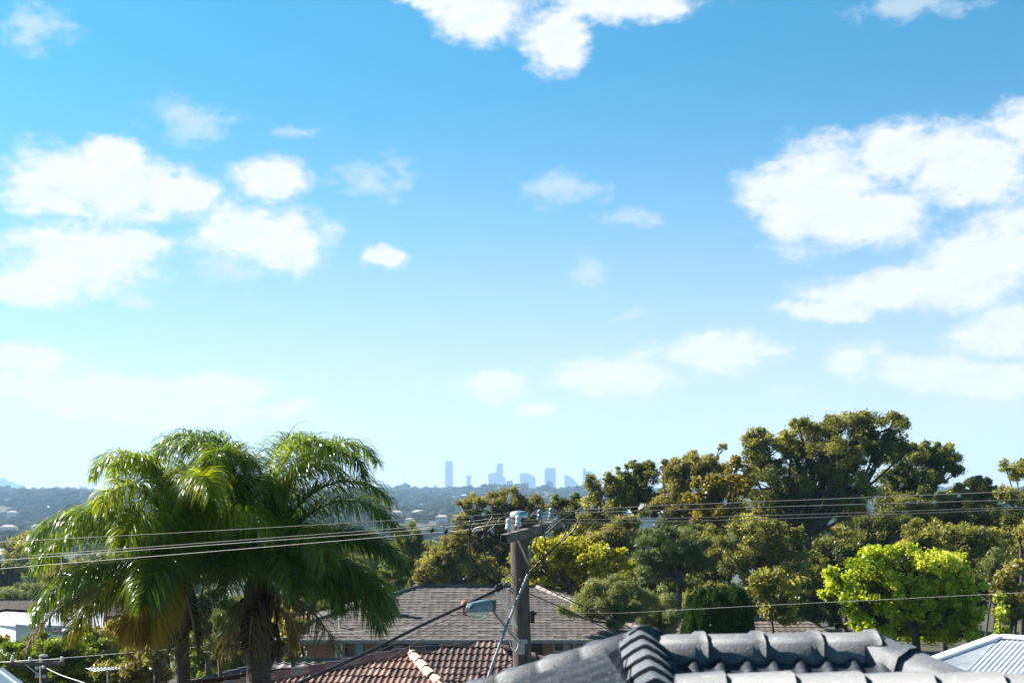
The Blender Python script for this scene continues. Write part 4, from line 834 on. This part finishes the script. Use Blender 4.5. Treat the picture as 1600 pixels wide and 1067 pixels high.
for px, py, D, mt, s in INS:
    a = P(px, py+1, D); mb = MB(); mb.tube([a-np.array([0,0,.05]), a+np.array([0,0,.10])], .011, 8); pn = mb.build('insulator_pin', M['galv'], t)
    mb = MB(); z = .035; mb.lathe(a, [(.025,z-.01),(.054*s,z-.012),(.058*s,z+.012),(.050*s,z+.03),(.046*s,z+.055),(.047*s,z+.062),(.037*s,z+.068),(.036*s,z+.078),(.047*s,z+.09),(.044*s,z+.125),(.028*s,z+.142),(.008,z+.146)], 18)
    mb.build('insulator', M[mt], pn, True); itop.append(a+np.array([0, 0, z+.073]))
mb = MB(); c = P(832, 963, DP-.02); mb.box(c, (.06, .09, .17)); mb.tube([c+np.array([.03,0,.04]), c+np.array([.055,-.02,.04])], .02, 8); mb.build('switch_box', M['black'], t, bevel=.005)
# bolts
mb = MB()
for py in (905, 838, 1012): 
    c = P(812, py, DP-.14); mb.tube([c, c+np.array([0,-.03,0])], .014, 6)
mb.build('bolt', M['galv'], t)

# conduit and lamp
mb = MB(); mb.tube(spline([P(776,924,19.6), P(790,948,19.75), P(806,980,19.98)], 6), .026, 10); mb.build('conduit_strut', M['pvc'], t, True)
lt = thing('street_lamp', P(813, 1003, 20.0), 'grey street lamp with clear glass bowl on an arm from the pole', 'street lamp')
mb = MB(); mb.tube(spline([P(812,1003,20.0), P(795,984,19.75), P(768,950,19.3)], 6), .0245, 10); mb.build('arm', M['galv'], lt, True)
mb = MB(); c = P(813, 1002, 20.02); mb.box(c, (.20, .02, .055)); mb.box(P(814,1013,20.03), (.10, .018, .165)); mb.build('bracket', M['galv'], lt)
# housing: tapered faceted box along screen x
hd = P(766, 947, 19.3); tl = P(731, 950, 18.75); ax = tl-hd; ln_ = np.linalg.norm(ax); ax /= ln_; sd_ = np.cross(ax, (0,0,1)); sd_ /= np.linalg.norm(sd_); up_ = np.cross(sd_, ax)
mb = MB(); secs = [(0,.06,-.05,.08),(.05,.07,-.06,.095),(.22,.08,-.06,.09),(ln_-.06,.06,-.055,.065),(ln_,.04,-.05,.015)]; V = []
for (p_, hw, zb_, zt_) in secs: V += [hd+ax*p_+sd_*a+up_*b for a, b in ((-hw,zb_),(-hw,zb_+(zt_-zb_)*.55),(-hw*.7,zt_),(hw*.7,zt_),(hw,zb_+(zt_-zb_)*.55),(hw,zb_))]
Fs = [(i*6+k, i*6+(k+1) % 6, (i+1)*6+(k+1) % 6, (i+1)*6+k) for i in range(4) for k in range(6)]+[tuple(range(6))[::-1], tuple(24+k for k in range(6))]
mb.add(V, Fs); ho = mb.build('housing', M['lampgrey'], lt, bevel=.006)
mb = MB(); mb.bar(hd-ax*.035+up_*.012, hd+ax*.03+up_*.014, .15, .15); mb.build('collar', M['lampblack'], lt, bevel=.01)
for p_ in (.13, .2):
    for k_ in (-.078, .078): mb = MB(); mb.box(hd+ax*p_+sd_*k_, (.02,.02,.07)); mb.build('latch', M['galv'], ho)
gm = bpy.data.materials.new('lamp_glass'); gm.use_nodes = True; b = gm.node_tree.nodes['Principled BSDF']; b.inputs['Roughness'].default_value = .05; b.inputs['Base Color'].default_value = (.75,.77,.72,1); b.inputs['Alpha'].default_value = .45; b.inputs['Specular IOR Level'].default_value = 1
mb = MB(); V = []; ctr = hd+ax*(ln_*.53)+up_*-.056; nU, nV = 16, 7
for j in range(nV):
    e = j/(nV-1)*pi/2
    for i in range(nU):
        g_ = 2*pi*i/nU; V.append(ctr+ax*cos(g_)*cos(e)*ln_*.42+sd_*sin(g_)*cos(e)*.082-up_*sin(e)*.105)
mb.add(V, [(j*nU+i, j*nU+(i+1) % nU, (j+1)*nU+(i+1) % nU, (j+1)*nU+i) for j in range(nV-1) for i in range(nU)]); mb.build('glass_bowl', gm, lt, True)
mb = MB(); mb.lathe(ctr+ax*.0-up_*.03, [(.01,-.05),(.028,-.03),(.03,.0),(.02,.04)], 12, axis=ax); mb.build('bulb', M['pvc'], lt, True)
mb = MB(); mb.tube(spline([P(793,985,19.72), P(797,1004,19.85), P(803,1018,19.9), P(809,1010,19.95), P(810,1000,19.95)], 8), .006, 6); mb.build('lamp_cable', M['pvc'], lt, True)

# ------------------------------------------------------------------ wires
def wire(name, pts, r, matn, label, cat='power line', group=None, n=8, sides=6):
    p = spline(pts, n); mb = MB(); mb.tube(p, r, sides); o = mb.build(name, M[matn], None, True); return tag(o, label, cat, group)
def dl(px): return np.interp(px, [-300, 0, 800, 1600, 1900], [25.6, 24.0, 20.1, 17.4, 16.5])   # the span swings nearer towards the right
LW = 'overhead wires over the crossarm'
defs = [([(-250,862),(0,847),(320,830),(640,811.5),(700,808),(800,802)], itop[3], [(980,792.4),(1270,780.5),(1600,767.3),(1900,756)], 'topmost of the four overhead wires passing over the crossarm'),
        ([(-250,890),(0,871.5),(320,848),(640,824),(720,816),(790,808)], itop[2], [(980,798.7),(1270,790),(1600,780.5),(1900,771)], 'second overhead wire from the top at the crossarm'),
        ([(-250,894),(0,875.5),(320,852),(640,829),(720,821)], itop[1], [(980,811),(1270,803.3),(1600,792),(1900,783)], 'third overhead wire from the top at the crossarm'),
        ([(-250,911),(0,888.5),(320,862.5),(640,835.5),(720,829)], itop[0], [(980,816.3),(1270,808.5),(1600,795.5),(1900,786)], 'lowest of the four overhead wires passing over the crossarm')]
for lft, it, rgt, lab in defs:
    itpx = 800+it[0]/it[1]*F
    k = it[1]-dl(itpx); pts = [P(x, y, dl(x)+k*np.clip(1-abs(x-itpx)/900, 0, 1)) for x, y in lft]+[it+np.array([0,0,0.])]+[P(x, y, dl(x)+k*np.clip(1-abs(x-itpx)/900, 0, 1)) for x, y in rgt]
    wire('overhead_wire', pts, .0066, 'wire', lab, group=LW, n=12)
# connectors and jumper leads
JW = 'jumper leads round the pole top'
JP = [([(735,813),(733,840),(736,868),(752,893),(783,915)], 19.6, .009, 'leftmost black jumper lead looping down from the wires'),
      ([(770,806),(758,828),(756,856),(764,885),(786,914)], 19.7, .008, 'black jumper lead nearest left of the pole hanging from the wires'),
      ([(740,822),(735,835),(734,855),(740,880),(760,900),(782,917)], 19.6, .007, 'thin black lead following the leftmost jumper down to the clamp'),
      ([(890,797),(888,822),(874,848),(850,872),(827,893)], 20.0, .008, 'black jumper lead curling from the right wires to the pole'),
      ([(909,802),(896,828),(872,850),(845,876),(826,894)], 19.95, .009, 'rightmost black jumper lead sweeping in to the pole'),
      ([(846,812),(838,845),(836,862),(849,880),(842,892),(827,896)], 19.95, .006, 'thin wavy lead close against the right of the pole'),
      ([(848,825),(852,852),(842,878),(828,890)], 20.05, .006, 'thin lead hanging from the far end of the crossarm'),
      ([(824,818),(832,806),(842,809),(850,826),(858,824),(864,812)], 20.2, .006, 'short looped lead over the crossarm beside the blue insulators'),
      ([(700,831),(712,834),(735,836),(750,842),(757,832),(751,818),(742,816),(736,824)], 19.8, .006, 'curled lead looping back left of the pole'),
      ([(750,838),(768,826),(780,812),(793,804)], 19.9, .006, 'short grey lead rising to the pole cap from the left'),
      ([(868,800),(885,800),(905,798)], 20.3, .006, 'short lead linking the two right hand wires'),
      ([(828,808),(840,796),(860,792),(880,797),(887,812)], 20.4, .005, 'thin lead arched above the blue insulators'),
      ([(790,880),(800,900),(806,915)], 19.9, .004, 'thin lead hanging left of the shaft toward the clamp'),
      ([(850,836),(870,818),(888,806),(908,800)], 19.95, .007, 'pale lead rising from the crossarm end to the upper right wire')]
for pts, D, r, lab in JP: wire('jumper_lead', [P(x, y, D) for x, y in pts], r*1.3, 'cable', lab, 'cable', JW)
JUNK_ = 0
CP = [(738,808.5,20.3,'porcb'),(756,803.5,20.3,'porc'),(718,816,20.2,'porcb'),(691.5,823,20.1,'porc'),(675,829,20.1,'black'),(726,825,20.0,'black'),(783,805,20.3,'black'),
      (925,792.5,19.7,'porc'),(908,796,19.75,'porcb'),(909,801.5,19.75,'porc'),(868.5,812,20.0,'porc'),(862,818,20.0,'porc'),(697,831,20.0,'black')]
CN = ['upper left wire near the pole cap','upper left wire, nearer the pole cap','second left wire','third left wire, far out','lowest left wire, farthest out','third left wire just above the grey sleeve','upper left wire close to the cap',
      'top right wire, farthest out','top right wire above the lower clamp','second right wire at the sweeping lead','third right wire by the crossarm end','crossarm end beside the leads','lowest left wire beside the curled lead']
for (px, py, D, mt), nm in zip(CP, CN):
    c = P(px, py, D); mb = MB(); mb.tube([c+np.array([-.03,0,.0]), c+np.array([.03,0,.005])], .014, 8); mb.bar(c+np.array([-.01,0,-.03]), c+np.array([.012,0,.035]), .02, .02, up=(0,1,0)); mb.tube([c+np.array([.012,-.02,.03]), c+np.array([.012,.02,.022])], .012, 6)
    tag(mb.build('wire_clamp', M[mt], None), 'small '+{'porc':'pale','porcb':'blue grey','black':'black'}[mt]+' clamp on the '+nm, 'clamp', 'clamps on the wires')
mb = MB(); mb.tube([P(738,829,19.9), P(751,825,19.95)], .03, 12); tag(mb.build('cable_sleeve', M['pvc'], None, True), 'light grey cylindrical sleeve on the wires left of the pole', 'sleeve')
# dead end clamp and service cables
t = thing('cable_anchor', P(781, 918, 19.6), 'black cable anchor clamp at the top of the pale conduit strut', 'clamp')
mb = MB(); mb.bar(P(775,921,19.6), P(785,914,19.6), .085, .09); mb.build('anchor_body', M['black'], t, bevel=.015)
mb = MB(); mb.tube(spline([P(785,915,19.6), P(792,911,19.7), P(797,917,19.85), P(803,921,20.05)], 5), .008, 6); mb.tube(spline([P(784,910,19.6), P(790,903,19.7), P(797,898,19.9), P(801,894,20.05)], 5), .01, 6)
for px, py in ((793,909),(796,920),(800,924)): mb.tube([P(px-3,py,19.8), P(px+3,py+2,19.8)], .018, 7)
mb.build('shackle', M['stay'], t, True)
wire('service_cable', [P(779,920,19.6), P(720,948,19.3), P(662,975,18.8), P(560,1025,18.0), P(440,1078,17.0)], .021, 'cable', 'thick black service cable running from the anchor clamp to bottom left', 'cable')
wire('service_cable', [P(779,922,19.6), P(720,957,19.3), P(662,984,18.9), P(570,1026,18.2), P(470,1066,17.6), P(440,1078,17.5)], .005, 'wire', 'upper thin grey wire just beneath the thick black service cable', 'cable', 'thin wires under the thick cable')
wire('service_cable', [P(781,922,19.6), P(720,965,19.3), P(670,992,19), P(600,1032,18.6), P(540,1066,18.2), P(500,1085,18)], .005, 'wire', 'lower thin grey wire diverging below the thick black service cable', 'cable', 'thin wires under the thick cable')
wire('service_cable', [P(827,906,20.1), P(890,937,21), P(945,963,22), P(1010,992,23.5)], .008, 'cable', 'upper thin black cable sloping right from the pole over the grey roof', 'cable')
wire('service_cable', [P(829,928,20.1), P(880,950,21), P(945,980,22), P(1000,1003,23.2)], .008, 'cable', 'lower thin black cable sloping right from the pole over the grey roof', 'cable')
wire('service_cable', [P(895,958,40), P(980,957,39), P(1100,950.5,37), P(1225,944,35), P(1430,934,32), P(1600,925.5,29.5), P(1700,921,28)], .005, 'wire', 'thin pale wire crossing in front of the clipped conifer', 'cable')
wire('service_cable', [P(-20,1036,40.5), P(68,1030,40), P(180,1021,38.5), P(300,1011,37), P(490,991,34.5), P(690,978,32)], .0075, 'wire', 'thin pale wire running right from the small pole past the palm trunks', 'cable')
wire('service_cable', [P(490,993,50), P(640,1001,50.5), P(760,1007,51), P(860,1008.5,51.5), P(960,1008,52)], .007, 'wire', 'thin pale wire crossing the brick wall of the grey roofed house', 'cable')
# twisted stay
p = spline([P(825,897,20.0), P(798,963,19.3), P(778,1015,18.7), P(757,1075,18.0)], 60); mb = MB()
tdir = p[-1]-p[0]; tdir /= np.linalg.norm(tdir); s1 = np.cross(tdir, (0,1,0)); s1 /= np.linalg.norm(s1); s2 = np.cross(tdir, s1)
arc = np.concatenate([[0], np.cumsum(np.linalg.norm(np.diff(p, axis=0), axis=1))])
for ph in (0, pi): mb.tube(np.array([q+(s1*cos(a*48+ph)+s2*sin(a*48+ph))*.012 for q, a in zip(p, arc)]), .011, 6)
tag(mb.build('twisted_cable', M['stay'], None, True), 'twisted grey bundle cable dropping diagonally across the pole to lower left', 'cable')
mb = MB(); c = P(825, 896, 20.05); mb.bar(c+np.array([-.03,0,-.02]), c+np.array([.04,0,.02]), .06, .06); tag(mb.build('cable_anchor', M['black'], None, bevel=.01), 'black knuckle clamp on the right of the shaft where the leads meet', 'clamp')
wire('terracotta_cable', [P(690,1066,30.6), P(740,1052,31.2), P(790,1038,31.8), P(812,1030,32.4)], .012, 'black', 'dark cable lying across the right slope of the red roof', 'cable')

# small pole at lower left
t = thing('power_pole', (P(68,0,40)[0], 40, -11), 'small grey power pole with crossarm at the lower left', 'power pole')
mb = MB(); c = P(68, 1024, 40); mb.tube([(c[0], 40, -11.2), (c[0], 40, -7), c], [.14, .12, .11], 14); mb.build('pole_shaft', M['wood'], t, True)
mb = MB(); mb.lathe(c, [(.12,-.02),(.12,.02),(.03,.05)], 14); mb.build('pole_cap', M['galv'], t)
mb = MB(); mb.bar(P(10,1037,39.85), P(100,1036,39.85), .1, .1); mb.build('crossarm', M['wood2'], t)
mb = MB(); mb.bar(P(40,1038,39.8), P(62,1055,39.85), .04, .03); mb.build('brace', M['galv'], t)
for px, py in ((19,1032),(47,1031.5),(97,1031)):
    mb = MB(); c = P(px, py+1, 39.85); mb.lathe(c, [(.02,-.02),(.055,0),(.05,.05),(.035,.06),(.05,.09),(.03,.12)], 12); mb.build('insulator', M['porc'], t, True)
for px, py in ((58,1043),(68,1042),(58,1056),(69,1056)):
    mb = MB(); c = P(px, py, 39.75); mb.lathe(c, [(.02,-.05),(.05,-.03),(.05,.03),(.02,.05)], 10, axis=(1,0,0)); mb.build('bobbin', M['porc'], t, True)
wire('service_cable', [P(72,1043,39.8), P(95,1054,38), P(130,1066,36), P(160,1080,34)], .01, 'pvc', 'short pale wire dropping right from the small lower left pole', 'cable')
wire('service_cable', [P(-60,1040,41), P(0,1034,40.3), P(47,1031,39.8), P(97,1029,39.5)], .008, 'pvc', 'thin wire along the insulators of the small lower left pole', 'cable')
# television aerial
t = thing('television_aerial', P(168, 1085, 36), 'silver television aerial with horizontal rods beside the dead palm frond', 'aerial')
mb = MB(); mb.tube([(P(168,0,36)[0], 36, -10.3), P(168,1045,36)], .018, 8); mb.build('mast', M['alum'], t)
mb = MB(); mb.bar(P(140,1046,36), P(185,1043,36.4), .03, .03); mb.build('boom', M['alum'], t)
mb = MB()
for i in range(9):
    k = i/8; c = P(142+42*k, 1046-3*k, 36+.4*k); w = .28-.14*k; mb.tube([c+np.array([-w*.75,w,.01]), c+np.array([w*.75,-w,-.01])], .009, 6)
mb.build('rods', M['alum'], t)
t2 = P(700, 1000, 33)

# ------------------------------------------------------------------ queen palms
def frond(parent, base, phi, e0, L_, e1, pw=1.3, mtl='palm', rm='rachis', lmax=.92, dens=2.0, tint=.45, droop=1.0, name='frond', curl=0.0, side_hang=False):
    L_ = L_*.915; lmax = lmax*.93; n = 34; s = np.linspace(0, 1, n); pw = pw+(.8 if e0 >= 78 else .25); el_ = np.radians(e0+(e1-e0)*s**pw); ph = np.radians(phi)+curl*s; ds = L_/(n-1)
    d = np.stack([np.cos(el_)*np.cos(ph), np.cos(el_)*np.sin(ph), np.sin(el_)], -1); pts = base+np.vstack([[0,0,0], np.cumsum((d[:-1]+d[1:])/2*ds, 0)])
    mb = MB(); mb.tube(pts, np.linspace(.032, .006, n)*(1.1 if mtl != 'palmd' else 1.3), 6); fr = mb.build(name, M[rm], parent, True)
    m_ = int(150*dens); Vs, Qs, Ts = [], [], []; nb = 0; SEG = 5
    for sd_ in (-1, 1):
        ss = np.linspace(.10, .995, m_)+rng.normal(0, .004, m_); ss = np.clip(ss, 0, 1)
        idx = ss*(n-1); i0 = np.clip(idx.astype(int), 0, n-2); fr_ = (idx-i0)[:, None]; p0 = pts[i0]*(1-fr_)+pts[i0+1]*fr_; dd = d[i0]
        side = np.cross(dd, (0, 0, 1.)); side /= np.linalg.norm(side, axis=1)[:, None]+1e-9; upv = np.cross(side, dd)
        ln_ = lmax*(.35+.65*np.sin(pi*np.clip(ss*.86+.10, 0, 1))**.7)*rng.uniform(.75, 1.15, m_)*np.where(ss > .9, .8, 1)
        pl = rng.choice([-.35, .1, .55], m_)+rng.normal(0, .15, m_)
        v = side*sd_*(np.cos(pl)*.85)[:, None]+upv*np.sin(pl)[:, None]+dd*rng.uniform(.35, .75, m_)[:, None]; v /= np.linalg.norm(v, axis=1)[:, None]
        cur = p0.copy(); w0 = .031*rng.uniform(.75, 1.2, m_); g = np.array([0, 0, -1.]); wob = rng.normal(0, .10, (m_, 3)); tt = np.clip(rng.normal(tint, .16, m_), 0, 1)
        rows = []
        for k in range(SEG+1):
            u = k/SEG; wd = w0*(.45+.9*u if u < .35 else .77*(1-u)/.65+.02)
            wv_ = np.cross(v, g+wob*3); wv_ /= np.linalg.norm(wv_, axis=1)[:, None]+1e-9
            rows.append((cur-wv_*wd[:, None]/2, cur+wv_*wd[:, None]/2))
            cur = cur+v*(ln_/SEG)[:, None]; v = v+(g*.62*droop+wob*.4)*(.5+u); v /= np.linalg.norm(v, axis=1)[:, None]
        A_ = np.stack([np.stack(r_, 1) for r_ in rows], 1)   # m, SEG+1, 2, 3
        Vs.append(A_.reshape(-1, 3)); b0 = nb+np.arange(m_)*(2*(SEG+1))
        for k in range(SEG): Qs.append(np.stack([b0+2*k, b0+2*k+1, b0+2*k+3, b0+2*k+2], -1))
        Ts.append(np.repeat(tt, 2*(SEG+1))); nb += m_*2*(SEG+1)
    mesh_np('leaflets', np.vstack(Vs), np.vstack(Qs), M[mtl], fr, np.concatenate(Ts))
    return fr
def palm(px, pyc, D, r, label, fr, dead, skirt, bottom=-10):
    c = P(px, pyc, D); t = thing('queen_palm', (c[0], D, bottom), label, 'palm tree', 'queen palms')
    mb = MB(); n = 60; zz_ = np.linspace(bottom-.2, c[2]-.3, n); rr = r*(1.12-.15*np.linspace(0, 1, n))*(1+.035*np.sin(zz_*2*pi/.13))
    mb.tube(np.stack([c[0]+.05*np.sin(zz_*.8), np.full(n, D), zz_], -1), rr, 18); mb.build('trunk', M['palmtrunk'], t, True)
    mb = MB(); top = c+np.array([0, 0, .15]); mb.tube([c+np.array([0,0,-.95]), c+np.array([0,0,-.6]), c+np.array([0,0,-.15]), top], [r*.9, r*1.25, r*1.2, r*.4], 14); mb.build('crownshaft', M['fibre'], t, True)
    for k in range(skirt):   # old leaf bases and fibre
        a = rng.uniform(0, 2*pi); h = rng.uniform(-1.25, -.1); mb = MB(); b0 = c+np.array([cos(a)*r*.8, sin(a)*r*.8, h]); o = np.array([cos(a), sin(a), 0])
        l = rng.uniform(.35, .8)
        mb.tube([b0, b0+o*.14+np.array([0,0,.10*rng.uniform(-1.5,1)]), b0+o*.22+np.array([0,0,-l*.5]), b0+o*.17+np.array([0,0,-l])], [.06,.05,.035,.01], 6); mb.build('leaf_base', M['fibre'], t, True)
    for f_ in fr:
        kw = f_[4] if len(f_) > 4 else {}; f_ = (f_[0], f_[1], f_[2]*((1.12 if px < 350 else 1.2) if f_[1] >= 78 else (.98 if f_[1] > 57 else .96)), f_[3])
        a = R(f_[0]); frond(t, c+np.array([cos(a)*.10, sin(a)*.10, rng.uniform(-.15, .15)]), f_[0], f_[1], f_[2], f_[3], **kw)
    for f_ in dead: frond(t, c+np.array([cos(R(f_[0]))*.12, sin(R(f_[0]))*.12, -.3]), f_[0], f_[1], f_[2], f_[3], **(dict(mtl='palmd', rm='rachisd', name='dead_frond', tint=.5, dens=.6)|(f_[4] if len(f_) > 4 else {})))
    return t
Y = dict(mtl='palmy', rm='rachisy', tint=.4); B = dict(tint=.62); Dk = dict(tint=.3)
palm(287, 905, 27.5, .14, 'slender queen palm with bright green drooping fronds, left of the pair',
     [(180,48,3.9,-78,dict(pw=1.5,tint=.5)),(195,58,4.0,-75,dict(pw=1.6)),(172,15,3.2,-80,dict(pw=1.4,tint=.3)),(200,25,3.6,-80,dict(tint=.35)),(215,5,2.9,-75,Y|dict(pw=1.2,tint=.25)),
      (150,82,3.4,-70,dict(pw=2.0,tint=.6)),(190,86,3.3,-75,dict(pw=2.0,tint=.65)),(230,80,3.1,-80,dict(pw=1.8,tint=.7)),(300,84,3.2,-80,dict(pw=1.9,tint=.7)),(20,80,3.3,-75,dict(pw=1.8,tint=.65)),(340,74,3.1,-82,dict(pw=1.7,tint=.7)),
      (265,40,2.9,-82,dict(tint=.35)),(235,-15,2.0,-80,Y|dict(tint=.75)),(255,-10,1.9,-85,Y|dict(tint=.6)),(90,60,3.2,-70,Dk),(60,45,3.0,-75,Dk),(120,50,3.2,-72,Dk),(140,30,3.0,-80,Dk),
      (210,70,3.4,-78,dict(pw=1.7,tint=.55)),(250,68,3.0,-82,dict(pw=1.7,tint=.6)),(0,55,2.6,-80,dict(tint=.5)),(100,88,3.0,-60,dict(pw=2.4,tint=.6)),(10,88,3.2,-70,dict(pw=2.6,tint=.7)),(200,87,3.0,-60,dict(pw=2.6,tint=.6,curl=.5)),(60,80,2.6,-60,dict(pw=2.2,tint=.5))],
     [(205,20,3.6,-68,dict(pw=1.0,dens=.8,lmax=.5)),(240,-30,1.6,-85,dict(dens=.4)),(300,-40,1.3,-88,dict(dens=.3))], 16)
palm(405, 902, 28.6, .25, 'stout queen palm with shaggy fibrous trunk and dark high fronds, right of the pair',
     [(165,82,3.9,-60,dict(pw=2.0,tint=.3)),(200,84,3.8,-70,dict(pw=1.9,tint=.35)),(250,86,3.5,-75,dict(pw=1.9,tint=.4)),(15,70,4.1,-60,dict(pw=1.7,tint=.5)),(350,66,4.2,-68,dict(pw=1.6,tint=.5)),(30,78,4.0,-60,dict(pw=1.8,tint=.45)),
      (5,50,3.6,-66,dict(pw=1.5,tint=.35)),(-5,38,3.8,-60,dict(pw=1.4,tint=.3)),(10,20,3.5,-74,dict(pw=1.3,tint=.5)),(-10,12,3.3,-78,dict(pw=1.4,tint=.35)),(-20,28,3.7,-75,dict(pw=1.3,tint=.3)),(20,8,3.4,-65,Y|dict(tint=.2)),
      (300,45,3.0,-85,dict(tint=.35)),(315,60,3.2,-85,dict(tint=.6)),(262,48,2.6,-85,dict(tint=.3)),(330,22,2.7,-84,dict(tint=.4)),(215,30,2.6,-84,dict(tint=.2)),
      (90,65,3.6,-60,Dk),(60,50,3.4,-65,Dk),(120,60,3.5,-65,Dk),(180,55,3.2,-78,Dk),(150,40,3.0,-75,Dk),(225,72,3.4,-82,dict(pw=1.7,tint=.35)),(340,80,3.8,-78,dict(pw=1.9,tint=.4)),(35,25,3.2,-75,Dk),(60,88,3.4,-50,dict(pw=2.6,tint=.5)),(190,88,3.3,-60,dict(pw=2.6,tint=.4,curl=.6)),(355,87,3.5,-60,dict(pw=2.6,tint=.55,curl=-.4)),(20,84,3.0,-50,dict(pw=2.2,tint=.45))],
     [(330,-5,2.4,-70,dict(dens=.5)),(200,-50,1.5,-88,dict(dens=.3)),(260,-55,1.3,-88,dict(dens=.4)),(20,-45,1.4,-88,dict(dens=.4))], 34)

# ------------------------------------------------------------------ haze
mb = MB(); mb.box((0, 4720, 105), (11600, 10040, 340)); hz = mb.build('haze', None); hz['kind'] = 'stuff'; hz['label'] = 'pale blue distance haze over the valley and city'
hm = bpy.data.materials.new('haze'); hm.use_nodes = True; t_ = hm.node_tree; t_.nodes.clear(); pv = t_.nodes.new('ShaderNodeVolumePrincipled'); mo = t_.nodes.new('ShaderNodeOutputMaterial')
pv.inputs['Color'].default_value = (.46, .70, 1.0, 1); pv.inputs['Density'].default_value = 1.02e-4; pv.inputs['Anisotropy'].default_value = .2
t_.links.new(pv.outputs[0], mo.inputs['Volume']); hz.data.materials.append(hm)
